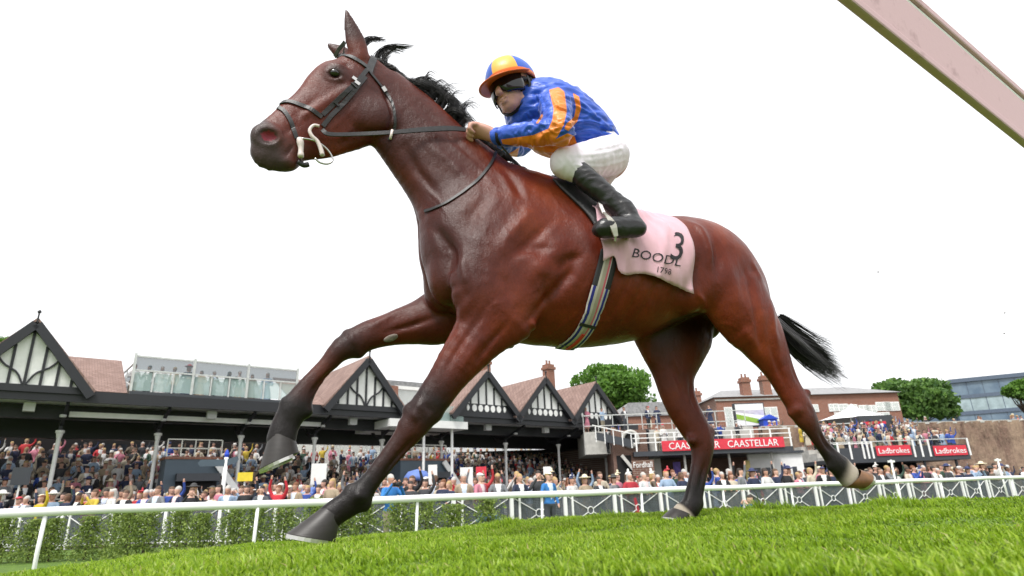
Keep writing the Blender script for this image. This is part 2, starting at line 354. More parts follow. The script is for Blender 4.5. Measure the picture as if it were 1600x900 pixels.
for i in range(0, 34):
  for left in (0, 1):
    if left and i > 14: continue
    x = pit*(i+.5)
    for o, dx in base:
        if first: k = o
        else: k = o.copy(); COL.objects.link(k); k.parent = fence
        if left: q = FL.w(-x+dx)-FF.O; k.location = (q@FF.d, q@FF.n, .62); k.rotation_euler = (0, 0, FL.a-FF.a)
        else: k.location = (x+dx, 0, .62)
    first = False
# ================================================================== the grandstand
st = G.empty('grandstand', 'long timbered grandstand with black and white gables and brown tiled roofs', 'grandstand')
EZ = 5.9; AP = 8.4; YF = -1.5
# roof deck, fascia, soffit
box('roof_deck', 'soffit', st, -9, 36.3, -1.2, 5.0, 5.55, 5.8); box('fascia', 'black_paint', st, -9, 36.4, -1.35, -1.203, 5.45, 5.92)  # deck cut short: unseen slot at the back added to light the crowd
box('ridge_beam', 'black_paint', st, -9, 36, .4, .8, 4.95, 5.5); box('ridge_beam', 'black_paint', st, -9, 36, 4.4, 4.9, 4.5, 5.5); box('white_beam', 'white_paint', st, 1.6, 12.6, -.05, .1, 5.0, 5.22)
box('back_wall', 'interior_shade', st, -9, 13.8, 8.6, 8.9, 0, 5.5); box('end_wall', 'brick_dark', st, 36.0, 36.4, .9, 9, 0, 5.5)
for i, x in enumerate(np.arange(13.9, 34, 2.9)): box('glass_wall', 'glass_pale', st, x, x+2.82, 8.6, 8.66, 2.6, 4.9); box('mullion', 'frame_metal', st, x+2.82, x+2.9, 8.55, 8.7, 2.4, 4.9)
box('upper_wall', 'interior_shade', st, 13.8, 36, 8.6, 8.9, 4.9, 5.5); box('lower_wall', 'dark_grey', st, 13.8, 36, 8.6, 8.9, 0, 2.6)
# main roof slopes between gables
def slope(par, x0, x1, z0=5.95, z1=7.9, y0=-1.3, y1=2.6, m='roof_tile'):
    L = math.hypot(z1-z0, y1-y0); o = MB().box(x0, x1, 0, L, -.08, .0).build('roof_slope', m, par); o.location = (0, y0, z0); o.rotation_euler = (math.atan2(z1-z0, y1-y0), 0, 0); return o
slope(st, .4, 3.45, z1=8.2, y1=3.1); slope(st, -9, -.6, z1=8.2, y1=3.1); slope(st, 10.7, 12.4)
# gables
def gable(xc, hw, kind, depth=8.5):
    root = st; zb = 5.93; n_ = kind
    pl = MB().prism([(xc-hw+.1, zb), (xc+hw-.1, zb), (xc, AP-.1)], YF+.1, YF+.16).build('gable_panel', 'white_paint', st)
    for s in (-1, 1):
        a = Vector((xc+s*(hw+.22), 0, zb-.28)); b = Vector((xc, 0, AP+.05)); MB().bar((a.x, YF-.12, a.z), (b.x+s*.02, YF-.12, b.z), .22, .34, (0, 1, 0) if False else (0, 0, 1)).build('bargeboard', 'black_paint', st)
        dx, dz = xc-(xc+s*(hw+.25)), AP+.22-(zb-.15); L = math.hypot(dx, dz); nx_, nz_ = -dz/L*s*-1, abs(dx)/L; m_ = MB(); p0 = (xc+s*(hw+.3), zb-.12); p1 = (xc, AP+.2); off = .1
        m_.add([(p0[0], YF-.2, p0[1]), (p1[0], YF-.2, p1[1]), (p1[0], depth-3, p1[1]), (p0[0], depth-3, p0[1]), (p0[0]+s*.05, YF-.2, p0[1]+off), (p1[0], YF-.2, p1[1]+off*1.3), (p1[0], depth-3, p1[1]+off*1.3), (p0[0]+s*.05, depth-3, p0[1]+off)], [(0, 1, 2, 3), (4, 7, 6, 5), (0, 4, 5, 1), (1, 5, 6, 2), (2, 6, 7, 3), (3, 7, 4, 0)]); m_.build('roof_slope', 'roof_tile', st)
    H = lambda x: AP-.1-(AP-.1-zb)*abs(x-xc)/hw
    MB().box(xc-hw, xc+hw, YF+.04, YF+.1, zb-.18, zb+.1).build('tie_beam', 'black_paint', st)
    ovals = kind == 'oval'; z0 = zb+(.62 if ovals else .1)
    if ovals:
        MB().box(xc-hw*.86, xc+hw*.86, YF+.05, YF+.1, zb+.1, zb+.62).build('oval_board', 'black_paint', st)
        for k in range(-3, 4):
            x = xc+k*.46; rx = .17 if abs(k) < 3 else .10; m_ = MB(); n0 = 14; m_.add([(x+rx*math.cos(2*PI*j/n0), YF+.03, zb+.36+(.21 if abs(k) < 3 else .13)*math.sin(2*PI*j/n0)) for j in range(n0)]+[(x+rx*math.cos(2*PI*j/n0), YF+.06, zb+.36+.21*math.sin(2*PI*j/n0)) for j in range(n0)], [tuple(range(n0-1, -1, -1)), *[(j, (j+1) % n0, (j+1) % n0+n0, j+n0) for j in range(n0)]]); m_.build('oval_panel', 'white_paint', st)
    for k in range(-3, 4):
        x = xc+k*hw/4.0
        if H(x)-.15 > z0+.1: MB().box(x-.05, x+.05, YF+.045, YF+.1, z0, H(x)-.1).build('stud', 'black_paint', st)
    if kind == 'curved':
        for s in (-1, 1):
            P_ = spl([(xc+s*.06, YF+.06, zb+.1), (xc+s*.3, YF+.06, zb+.55), (xc+s*.75, YF+.06, zb+.85), (xc+s*1.05, YF+.06, zb+1.25)], 9); m_ = MB()
            for a, b in zip(P_[:-1], P_[1:]): m_.bar(a, b, .09, .07, (0, 0, 1))
            m_.build('curved_brace', 'black_paint', st)
    m_ = MB(); m_.bar((xc, YF-.2, AP+.1), (xc, YF-.2, AP+.55), .06); m_.lathe([(.05, 0), (.08, .06), (.02, .14)], (xc, YF-.2, AP+.5), 8); m_.build('finial', 'black_paint', st)
for xc, hw, kd in ((-.13, 2.05, 'curved'), (14.46, 2.05, 'curved'), (22.45, 2.35, 'oval'), (27.2, 2.35, 'oval'), (31.95, 2.35, 'oval')): gable(xc, hw, kd)
# columns with capitals and brackets
for x in (-2.3, 1.44, 5.2, 8.91, 12.71, 16.7, 20.7, 25.68, 30.4, 35.1):
    m_ = MB(); m_.lathe([(.085, 0), (.085, 4.2), (.10, 4.22), (.13, 4.4), (.17, 4.42), (.17, 4.52), (.12, 4.54)], (x, 1.0, 0), 12); m_.build('column', 'white_paint', st)
    m_ = MB(); m_.bar((x, 1.0, 4.54), (x, 1.0, 5.5), .12, .12, (0, 1, 0)); m_.bar((x, .9, 4.8), (x, -1.1, 5.42), .12, .16); P_ = spl([(x, 1.1, 4.6), (x, 1.9, 4.75), (x, 2.6, 5.2)], 7)
    for a, b in zip(P_[:-1], P_[1:]): m_.bar(a, b, .1, .14)
    m_.build('bracket', 'black_paint', st)
    MB().lathe([(.11, -.05), (.13, 0), (.11, .06)], (x-.05, -.2, 5.0), 8).build('floodlight', 'soffit', st)
for x in (.2, 7.1, 10.8, 14.2, 23.2, 28.0, 32.6): MB().box(x-.2, x+.2, -.6, -.3, 5.1, 5.45).build('loudspeaker', 'soffit', st)
# terrace steps
for i in range(9): box('terrace_step', 'concrete', st, -9, 36, 1.6+i*.78, 2.4+i*.78, 0, .75+i*.28)
for j, (y, z) in enumerate(((1.5, .75), (3.9, 1.6), (6.3, 2.45))):
    m_ = MB(); m_.bar((-9, y, z+.95), (36, y, z+.95), .06)
    for x in np.arange(-8, 36, 1.9): m_.bar((x, y, z), (x, y, z+.95), .05)
    m_.build('handrail', 'cream_panel', st)
# stair openings: slate-blue blocks with white raking handrails, shade in the mouth painted near-black
for x0, x1 in ((5.55, 7.9), (17.5, 20.6)):
    o = MB(); o.box(x0, x1, .2, 1.55, 0, 3.3); o.build('stair_block', 'slate_blue', st); box('stair_coping', 'brick_red', st, x0-.05, x1+.05, .15, 1.6, 3.3, 3.42); box('stair_mouth', 'interior_shade', st, x0+.5, x1-.1, .12, .19, 0, 2.3); box('stair_soffit', 'dark_grey', st, x0+.45, x1-.05, -.3, .118, 2.31, 2.65)
    MB().bar((x1-.3, .05, 3.25), (x1+1.3, .05, 1.2), .12, .3, (0, 0, 1)).build('stair_rail', 'white_paint', st)
    m_ = MB()
    for z in (3.8, 4.2): m_.bar((x0, .3, z), (x1, .3, z), .05)
    for x in np.linspace(x0, x1, 5): m_.bar((x, .3, 3.42), (x, .3, 4.2), .05)
    m_.build('stair_balustrade', 'cream_panel', st)
for i, x in enumerate((2.6, 3.9, 5.2)): box('screen', 'window_dark', st, x, x+.95, 8.3, 8.5, 4.15, 4.6)
# roof terrace with glass balustrade
bal = st; x0, x1 = 3.55, 10.75
box('terrace_floor', 'dark_grey', st, x0, x1, -1.3, 5, 5.93, 6.05); box('terrace_back', 'glass_dark', st, x0+.2, x1-.2, 3.6, 3.64, 6.05, 7.6); box('terrace_wall', 'cream_panel', st, x0+.2, x1-.2, 4.6, 4.7, 6.05, 7.2)
n_ = 9
for k in range(n_):
    a, b = x0+(x1-x0)*k/n_, x0+(x1-x0)*(k+1)/n_
    box('glass_pane', 'glass_green', st, a+.05, b-.05, -1.22, -1.2, 6.1, 6.92)
    MB().box(a-.03, a+.03, -1.26, -1.18, 6.05, 6.95).build('balustrade_post', 'frame_metal', st)
box('balustrade_rail', 'frame_metal', st, x0, x1, -1.27, -1.17, 6.95, 7.02)
for k in range(4):
    x = x0+(x1-x0)*k/3; MB().box(x-.05, x+.05, -1.3, -1.2, 6.05, 7.72).build('terrace_post', 'frame_metal', st)
    if k < 3: box('windscreen', 'glass_dark', st, x+.06, x+(x1-x0)/3-.06, -1.24, -1.22, 7.03, 7.56); box('top_bar', 'frame_metal', st, x, x+(x1-x0)/3, -1.28, -1.2, 7.57, 7.64)
m_ = MB(); m_.bar((x0, -1.2, 6.3), (x0, 3.2, 7.3), .06); m_.bar((x0, -1.2, 7.3), (x0, 3.4, 7.5), .06); m_.bar((x0, 1, 6.1), (x0, 1, 7.4), .05); m_.build('side_frame', 'frame_metal', st)
# flat white balcony between second and third gable
box('balcony_slab', 'white_paint', st, 15.9, 21.0, -1.5, 3, 5.0, 5.42); box('balcony_room', 'brick_red', st, 16.6, 17.4, .5, 4, 6.0, 7.6); box('balcony_window', 'glass_pale', st, 17.45, 20.2, .9, 1.0, 6.3, 7.5); box('balcony_window_frame', 'white_paint', st, 17.4, 20.3, .85, 1.1, 7.5, 7.7)
for k in range(4): box('glass_pane', 'glass_green', st, 17+k*.95, 17.9+k*.95, -1.42, -1.4, 5.44, 6.3)
for x in (18.3, 20.2): MB().lathe([(.08, 0), (.08, 5.0)], (x, -1.0, 0), 10).build('pillar', 'white_paint', st)
# houses behind the stand: slate roof and chimneys
hb_ = G.empty('slate_house', 'grey slate roof with two red chimney stacks behind the grandstand gables', 'house', 24, 16)
box('wall', 'cream_panel', hb_, -5, 6, 0, 7, 0, 9.0); MB().prism([(-5.5, 9.0), (6.5, 9.0), (4.2, 11.0), (-3.2, 11.0)], -.5, 7.5).build('roof', 'slate_roof', hb_)
def chimney(par, x, y, z0, z1, w=.8):
    m_ = MB(); m_.box(x-w/2, x+w/2, y-w/2, y+w/2, z0, z1-.5); m_.box(x-w*.62, x+w*.62, y-w*.62, y+w*.62, z1-.5, z1-.25); m_.box(x-w*.5, x+w*.5, y-w*.5, y+w*.5, z1-.25, z1)
    c_ = m_.build('chimney', 'brick_red', par)
    for dx in (-.18, .18): MB().lathe([(.11, 0), (.09, .35), (.12, .4)], (x+dx*w/.8, y, z1), 8).build('chimney_pot', 'brick_red', c_)
for X_, Y_ in ((757, 592), (858, 600)):
    s_, z_ = G.px(X_, Y_, 10); chimney(hb_, s_-24, -6, 5.5, z_+1.6+(.2 if X_ > 800 else .1), .8)

# ================================================================== right-hand side: brick terrace, long brick house, retaining wall, stands
BT = Frame((0, 42), 0)
def P(x, y, off=0): return BT.px(x, y, off)
tb = BT.empty('brick_terrace', 'brick viewing terrace with white balustrades and a red banner', 'terrace', *[P(1120, 700)[0]])
ox = P(1120, 700)[0]
xa, za = P(952, 668); xb, zb_ = P(1012, 745)
def L_(x, y, off=0): a, b = P(x, y, off); return a-ox, b
# brick tower with round window at the left end
o = box('tower_wall', 'brick_dark', tb, L_(957, 700)[0], L_(1012, 700)[0], 0, 3, 0, L_(980, 672)[1])
cx, cz = L_(985, 686); m_ = MB(); n0 = 18
for r1, r2, y_, mm in ((.62, .42, -.06, 0),): m_.tube([(cx+.5*math.cos(2*PI*k/n0), -.04, cz+.5*math.sin(2*PI*k/n0)) for k in range(n0+1)], .12, 6, False)
m_.build('round_window_surround', 'concrete', tb, True); m_ = MB(); m_.add([(cx+.42*math.cos(2*PI*k/n0), -.02, cz+.42*math.sin(2*PI*k/n0)) for k in range(n0)], [tuple(range(n0))]); m_.build('round_window', 'interior_shade', tb)
a0, a1 = L_(963, 712); b0, b1 = L_(988, 738); box('doorway', 'interior_shade', tb, a0, b0, -.03, -.005, 0, a1)
MB().bar((a0+.3, -.3, a1), (b0+1.2, -.5, .9), .2, .2).build('stair_rail', 'concrete', tb)
# deck with banner
d0, dz = L_(1012, 706); d1, _ = L_(1228, 703)
box('deck', 'dark_grey', tb, d0-1, d1+.3, -.5, 6, dz-.3, dz); box('back_wall', 'brick_dark', tb, d0-1, d1+1.5, 5.6, 6, 0, dz-.3)
for k, (xl, xr) in enumerate(((1031, 1097), (1097, 1222))):
    bl, br = L_(xl, 702)[0], L_(xr, 702)[0]; z0, z1 = L_(1120, 703)[1], L_(1120, 687)[1]; box('banner', 'sign_red', tb, bl+.03, br-.03, -.60, -.56, z0, z1)
tz = L_(1120, 700.5)[1]; text3d('CAASTELLAR', 'lettering', tb, (L_(1172, 700)[0], -.615, tz), .62, sx=.92); text3d('CAASTELLAR', 'lettering', tb, (L_(1081, 700)[0], -.615, tz), .62, sx=.92)
for k, x in enumerate(np.linspace(d0-.8, d1+.2, 9)): MB().box(x-.05, x+.05, -.55, -.5, dz, dz+1.15).build('balustrade_post', 'white_paint', tb)
for z in (.55, .85, 1.15): box('balustrade_rail', 'white_paint', tb, d0-1, d1+.3, -.54, -.49, dz+z-.03, dz+z+.03)
MB().bar((d0-3.4, -.5, dz+1.1), (d0-1, -.5, dz+.5), .1, .5).build('ramp_wall', 'dark_grey', tb); MB().bar((d0-3.6, -.55, dz+1.8), (d0-1, -.55, dz+1.15), .07).build('ramp_rail', 'white_paint', tb)
for x in np.linspace(d0-3.4, d0-1.1, 5): MB().bar((x, -.55, dz+1.75-(x-d0+3.6)*.25), (x, -.55, dz+.7-(x-d0+3.4)*.2), .06).build('ramp_post', 'white_paint', tb)
MB().bar((d0-4, 1, dz+2.6), (d1-2, 1, dz+2.6), .06).build('upper_rail', 'frame_metal', tb); MB().bar((d0-4, 1, dz+1.9), (d1-2, 1, dz+1.9), .05).build('upper_rail', 'frame_metal', tb)
for x in np.linspace(d0-4, d1-2, 12): MB().bar((x, 1, dz), (x, 1, dz+2.6), .05).build('upper_post', 'frame_metal', tb)
box('upper_deck', 'concrete', tb, d0-4, d1-1.6, .9, 6, dz+.02, dz+1.5)
for x in (1070, 1140, 1207): lx = L_(x, 720)[0]; MB().lathe([(.08, 0), (.08, dz-.3)], (lx, 0, 0), 8).build('pillar', 'concrete', tb)
box('shop_wall', 'cream_panel', tb, L_(1012, 720)[0], L_(1048, 720)[0], 3, 3.2, 0, dz-.3); box('shop_wall', 'white_paint', tb, L_(1188, 720)[0], L_(1278, 720)[0], 2.2, 2.4, 0, L_(1200, 709, 2.2)[1]); box('shop_canopy', 'dark_grey', tb, L_(1186, 720)[0], L_(1280, 720)[0], 2.0, 2.5, L_(1200, 709, 2.2)[1], L_(1200, 709, 2.2)[1]+.15)
for x, w_ in ((1200, 12), (1218, 8), (1262, 7), (1243, 5)): box('shop_window', 'window_dark', tb, L_(x-w_/2, 720)[0], L_(x+w_/2, 720)[0], 2.15, 2.19, .9, 2.4)
mat('poster_purple', (.16, .10, .42), rough=.5, var=.4, scale=5); mat('poster_yellow', (.62, .52, .2), rough=.6, var=.3, scale=4); box('poster', 'poster_purple', tb, L_(1066, 720)[0], L_(1078, 720)[0], 2.6, 2.65, 1.6, 3.0); box('poster', 'poster_yellow', tb, L_(1176, 720)[0], L_(1185, 720)[0], 1.6, 1.65, 1.6, 2.9)
# retaining wall: long brown brick bank with buttresses
RW = Frame((BT.px(1195, 700, 9)[0], 51), 6); rw = RW.empty('retaining_wall', 'high weathered brown brick retaining wall behind the right-hand stands', 'wall'); zt = RW.px(1300, 664)[1]
def rwm(n):
    bricks(n, (.15, .075, .052), (.21, .11, .075)); co = n.coord(); lk = n.b.inputs['Base Color'].links[0].from_socket
    n.col(n.mix(n.ramp(n.noise(.55, 8, .75, n.mapping(co, (1.2, 1, .45), (0, .5, 0))), [(.40, (0,)*3), (.60, (1,)*3)]), n.mix(n.ramp(n.noise(1.1, 6, .7, co), [(.45, (0,)*3), (.6, (1,)*3)]), lk, (.07, .04, .03)), (.33, .235, .165))); n.bump(n.noise(1.5, 8, .7, co), .9, .15)
mat('wall_brown', fn=rwm)
nx_, nz_ = 120, 14; V_ = []; 
for i in range(nx_):
    for k in range(nz_): x = i*.5; z = k/(nz_-1)*zt; V_.append((x, -1.4*(1-k/(nz_-1))*sstep(20, 36, x)+.25*math.sin(x*1.1)*sstep(18, 30, x)*(1-k/(nz_-1))+.08*math.sin(x*5+z*3), z))
mesh_np('wall_face', np.array(V_), [(i*nz_+k, (i+1)*nz_+k, (i+1)*nz_+k+1, i*nz_+k+1) for i in range(nx_-1) for k in range(nz_-1)], 'wall_brown', rw, True)
box('parapet', 'concrete', rw, 0, 60, .02, .5, zt-.12, zt+.06); box('fill', 'wall_brown', rw, 0, 60, .3, .5, 0, zt-.13)
for x in (2.2, 9, 26): box('wall_opening', 'interior_shade', rw, x, x+.7, -.18, -.05, zt-3.2, zt-2.1)
up_ = RW.empty('promenade', None, None, 0, 0, 0)
bpy.data.objects.remove(up_); m_ = MB(); c_ = [RW.w(-25, .5), RW.w(140, .5), RW.w(140, 160), RW.w(-25, 160)]; m_.add([(p[0], p[1], zt-1.25) for p in c_], [(0, 1, 2, 3)]); tag(m_.build('promenade', 'tarmac'), kind='structure')
# long brick house
BH = Frame((BT.px(1120, 640, 20)[0], 62), 3); bh = BH.empty('brick_house', 'long two-storey red brick house with grey slate roof and tall chimneys', 'house'); e_ = BH.px(1130, 621)[1]; xr = BH.px(1408, 640)[0]; r_ = BH.px(1200, 607, 4)[1]
box('wall', 'brick_red', bh, 0, xr, 0, 9, zt-1.3, e_); MB().add([(-.3, -.3, e_), (xr+.3, -.3, e_), (xr+.3, 9.3, e_), (-.3, 9.3, e_), (2.5, 4.5, r_), (xr-2.5, 4.5, r_)], [(0, 1, 5, 4), (1, 2, 5), (2, 3, 4, 5), (3, 0, 4), (3, 2, 1, 0)]).build('roof', 'slate_roof', bh)
box('parapet_band', 'concrete', bh, -.1, xr*.42, -.12, -.005, e_-.35, e_-.2)
wing = Frame((BH.O[0], BH.O[1]+.1), 130); m_ = MB()
box('side_wing', 'brick_red', bh, -9, -.05, 3.5, 12, zt-1.3, e_-1.2); MB().prism([(-9.3, e_-1.2), (0, e_-1.2), (-1, e_+.2), (-8, e_+.2)], 3.3, 12).build('side_roof', 'slate_roof', bh)
for X_, pt in ((1162, 592), (1193, 589)): s_, z_ = BH.px(X_, pt, .7); chimney(bh, s_, .7, e_-.5, z_+.1, .85)
for X_ in (1085,): s_, z_ = BH.px(X_, 612, 6); chimney(bh, s_, 6, e_-1, z_, 1.0)
def win(par, x0, x1, z0, z1, y=-.0):
    f = MB().box(x0, x1, y-.08, y-.004, z0, z1).build('window', 'white_paint', par); c_ = MB()
    for i in range(2):
        for k in range(2):
            wx, wz = (x1-x0-.24)/2, (z1-z0-.24)/2; c_ = MB().box(x0+.08+i*(wx+.08), x0+.08+i*(wx+.08)+wx, y-.10, y-.082, z0+.08+k*(wz+.08), z0+.08+k*(wz+.08)+wz).build('pane', 'glass_pale', f)
for X_, y0, y1 in ((1142, 636, 668), (1202, 636, 664), (1301, 631, 643), (1316, 631, 643), (1331, 632, 644), (1348, 633, 645), (1360, 633, 646), (1378, 628, 642), (1392, 628, 642), (1270, 632, 644)):
    s_, z1_ = BH.px(X_, y0); _, z0_ = BH.px(X_, y1); hw_ = .75 if X_ < 1210 or X_ > 1370 else .5; win(bh, s_-hw_, s_+hw_, z0_, z1_)
for X_ in (1315, 1348, 1380): s_, z_ = BH.px(X_, 652); win(bh, s_-.7, s_+.7, z_-.8, z_+.5)
s_, z_ = BH.px(1240, 640); MB().tube([(s_, -.12, zt), (s_, -.12, e_)], .07, 8).build('downpipe', 'dark_grey', bh)
# big screen showing the course
sc0, z1_ = BT.px(1148, 632, 14); sc1, z0_ = BT.px(1197, 664, 14); scr = BT.empty('video_screen', 'large outdoor video screen showing a strip of green turf', 'screen', sc0, 14)
mat('screen_white', (.78, .78, .78), rough=.4, var=.02); mat('screen_green', (.25, .42, .05), rough=.4, var=.15, scale=2); mat('screen_mauve', (.50, .47, .55), rough=.4, var=.2, scale=3)
W_ = sc1-sc0; H_ = z1_-z0_; box('cabinet', 'dark_grey', scr, -.1, W_+.1, .05, .5, z0_-.1, z1_+.1); box('image', 'screen_white', scr, 0, W_, 0, .05, z0_, z1_)
def quad(name, m, par, pts, y): MB().add([(x, y, z) for x, z in pts]+[(x, y+.008, z) for x, z in pts], [(0, 1, 2, 3), (7, 6, 5, 4), (0, 4, 5, 1), (1, 5, 6, 2), (2, 6, 7, 3), (3, 7, 4, 0)]).build(name, m, par)
quad('image_turf', 'screen_green', scr, [(0, z0_+H_*.32), (W_, z0_), (W_, z0_+H_*.22), (0, z0_+H_*.55)], -.012); quad('image_stand', 'screen_mauve', scr, [(0, z0_+H_*.64), (W_, z0_+H_*.45), (W_, z0_+H_*.72), (0, z0_+H_*.70)], -.012)
for x in (.5, W_-.5): MB().box(x-.12, x+.12, .2, .4, zt-1.3, z0_-.1).build('leg', 'dark_grey', scr)
mat('blue_plastic', (.015, .06, .5), rough=.5); s_, z_ = BT.px(1204, 661, 13); bx_ = BT.empty('blue_kiosk', 'small bright blue kiosk beside the video screen', 'kiosk', s_, 13, zt-1.25); box('body', 'blue_plastic', bx_, -.6, .6, 0, 1, 0, z_-zt+1.6); MB().prism([(-.75, z_-zt+1.6), (.75, z_-zt+1.6), (0, z_-zt+2.0)], -.1, 1.1).build('roof', 'blue_plastic', bx_)
# white marquee
s_, z_ = BT.px(1335, 656, 11); _, zp = BT.px(1335, 631, 11); mq = BT.empty('marquee', 'white peaked marquee on the promenade above the stand', 'tent', s_, 11); n0 = 20; V_ = []
for i in range(7):
    f = i/6; r = 2.6*(1-f)**1.6+.04; V_ += [(r*math.cos(2*PI*k/n0)*1.15, r*math.sin(2*PI*k/n0), z_+(zp-z_)*f) for k in range(n0)]
mat('canvas', (.82, .82, .82), rough=.7, var=.04); mesh_np('canopy', np.array(V_), [(i*n0+k, i*n0+(k+1) % n0, (i+1)*n0+(k+1) % n0, (i+1)*n0+k) for i in range(6) for k in range(n0)], 'canvas', mq, True)
for k in range(6): a = 2*PI*k/6; MB().tube([(2.7*math.cos(a), 2.3*math.sin(a), zt-1.25), (2.7*math.cos(a), 2.3*math.sin(a), z_)], .05, 6).build('pole', 'white_paint', mq)
# betting stand with two red banners
LS = Frame((BT.px(1300, 715, 2)[0], 44), 2); ls = LS.empty('betting_stand', 'dark balcony stand with two red banners in front of the retaining wall', 'stand')
x0_, dz2 = LS.px(1302, 719); x1_, _ = LS.px(1512, 715); box('deck', 'dark_grey', ls, x0_-.5, x1_, -.3, 6.2, dz2-.25, dz2); box('under_wall', 'interior_shade', ls, x0_, x1_-1, 4, 4.2, 0, dz2-.25)
for xl, xr_ in ((1363, 1420), (1452, 1507)):
    a, z1_ = LS.px(xl, 697.5); b, z0_ = LS.px(xr_, 711); box('banner', 'sign_red', ls, a, b, -.36, -.32, z0_, z1_); text3d('Ladbrokes', 'lettering', ls, ((a+b)/2, -.375, z0_+.14), .52, sx=1.0)
for X_ in (1306, 1325, 1345, 1352, 1359, 1424, 1436, 1448, 1510): a, _ = LS.px(X_, 705); MB().box(a-.06, a+.06, -.35, -.3, dz2, dz2+1.15).build('balustrade_post', 'white_paint', ls)
box('balustrade', 'dark_grey', ls, x0_, x1_, -.29, -.26, dz2, dz2+.75); box('top_rail', 'frame_metal', ls, x0_, x1_, -.34, -.28, dz2+1.1, dz2+1.16); box('top_rail', 'white_paint', ls, x0_, LS.px(1360, 700)[0], -.36, -.34, dz2+1.0, dz2+1.06)
for i in range(4): box('step', 'concrete', ls, x0_, x1_-.5, 1+i*1.1, 2.1+i*1.1, dz2, dz2+.25+i*.32)
for X_ in (1330, 1395, 1445, 1495): a, _ = LS.px(X_, 725); MB().lathe([(.09, 0), (.09, dz2-.25)], (a, 0, 0), 8).build('pillar', 'dark_grey', ls)
a, z_ = LS.px(1345, 668, 5); b, _ = LS.px(1398, 668, 5); box('kiosk', 'dark_grey', ls, a, b, 5, 6, dz2+1.3, z_+.9); a2, z2_ = LS.px(1350, 663, 4.9); b2, z3_ = LS.px(1384, 658, 4.9); box('kiosk_sign', 'sign_red', ls, a2, b2, 4.9, 4.95, z2_, z3_)
# glass office block
OF = Frame((BT.px(1505, 640, 90)[0], 132), -28); of_ = OF.empty('office_block', 'modern blue glass office block rising behind the trees', 'building'); t0 = OF.px(1508, 597)[1]
def officeg(n):
    n.col(n.ramp(n.noise(.25, 4, .6, n.coord()), [(.35, (.09, .14, .20)), (.7, (.20, .27, .33))])); n.b.inputs['Roughness'].default_value = .12
mat('office_glass', fn=officeg); mat('office_band', (.09, .12, .17), rough=.4, var=.2); mat('office_pale', (.30, .38, .40), rough=.2, var=.3, scale=.5)
zb0 = zt-2; fl = (t0-zb0)/5
for k in range(5):
    z_ = zb0+fl*k; box('slab_band', 'office_band', of_, -1, 60, -.25, 14, z_, z_+fl*.22)
    for i in range(22): box('pane', 'office_pale' if k == 3 else 'office_glass', of_, -1+i*2.75, -1+i*2.75+2.62, -.05, 0.0, z_+fl*.22, z_+fl)
box('core', 'office_band', of_, -1, 60, .01, 14, zb0, t0); box('roof_edge', 'office_band', of_, -1.3, 60, -.5, 14.2, t0, t0+.8); box('roof_house', 'brick_red', of_, 14.5, 22, 2, 8, t0+.8, t0+3.2)
box('rear_block', 'office_glass', of_, -22, -1.2, 8, 24, zb0, t0-.6); box('rear_edge', 'office_band', of_, -22, -1.2, 7.8, 24, t0-.6, t0+.1); box('rear_plant', 'frame_metal', of_, -9, -1.4, 10, 16, t0+.1, t0+1.6)
# ================================================================== trees
def leafmat(n, a, b):
    r = n.attr('tone'); n.col(n.mix(r, a, b)); n.b.inputs['Roughness'].default_value = .55
    tr = n.new('BsdfTranslucent'); n.link(n.mix(r, a, b), tr.inputs[0]); ms = n.new('MixShader'); ms.inputs[0].default_value = .35
    out = n.n['Material Output']; n.link(n.b.outputs[0], ms.inputs[1]); n.link(tr.outputs[0], ms.inputs[2]); n.link(ms.outputs[0], out.inputs[0])
mat('leaf_bright', fn=lambda n: leafmat(n, (.060, .15, .022), (.17, .33, .045))); mat('leaf_dark', fn=lambda n: leafmat(n, (.05, .125, .028), (.16, .29, .055))); mat('leaf_conifer', fn=lambda n: leafmat(n, (.07, .12, .03), (.32, .42, .08)))
mat('bark', (.07, .05, .035), rough=.9, var=.4, scale=8, bump=.6, bscale=20)
def leaves(name, C_, m, parent, size, rg, flat=.0):
    """leaf-sized quads at points C_ (n,3) local"""
    n = len(C_); d = rg.normal(size=(n, 3)); d /= np.linalg.norm(d, axis=1)[:, None]; u = np.cross(d, rg.normal(size=(n, 3))); u /= np.linalg.norm(u, axis=1)[:, None]; v = np.cross(d, u); s = size*rg.uniform(.6, 1.4, n)[:, None]
    V = np.stack([C_-u*s*.5, C_+v*s*.32, C_+u*s*.6, C_-v*s*.32], 1).reshape(-1, 3); o = mesh_np(name, V, np.arange(4*n).reshape(-1, 4), m, parent)
    add_attr(o, 'tone', np.repeat(np.clip(rg.normal(.5, .25, n), 0, 1), 4)); return o
def tree(label, loc, h, r, m, seed, n=9000, trunk=.35, lsz=.45, squash=.8):
    rg = np.random.default_rng(seed); t = empty('tree', loc, label, 'tree', 'trees behind the stands'); mb = MB(); c0 = h-r*squash; mb.tube([(0, 0, 0), (.1, 0, c0*.5), (0, .1, c0)], [.05*h*trunk*1.6, .04*h*trunk*1.3, .03*h*trunk], 8)
    cl = []
    for i in range(34):
        d = rg.normal(size=3); d /= np.linalg.norm(d); d[2] = d[2]*.9+.12; p = np.array([0, 0, c0])+d*np.array([r, r, r*squash])*rg.uniform(.5, .92); cl.append(p); s0 = np.array([0, 0, c0*.6]); mb.tube([s0, (s0+p)/2+rg.normal(size=3)*.2, p], [.14*trunk*1.4, .09*trunk, .03], 5)
    mb.build('trunk', 'bark', t, True); cl = np.array(cl); k = rg.integers(0, len(cl), n); d = rg.normal(size=(n, 3)); d /= np.linalg.norm(d, axis=1)[:, None]; rad = r*.36*rg.uniform(.25, 1.08, n)[:, None]**.6*rg.uniform(.75, 1.2, len(cl))[k][:, None]
    leaves('crown', cl[k]+d*rad*np.array([1, 1, .75]), m, t, lsz, rg); return t
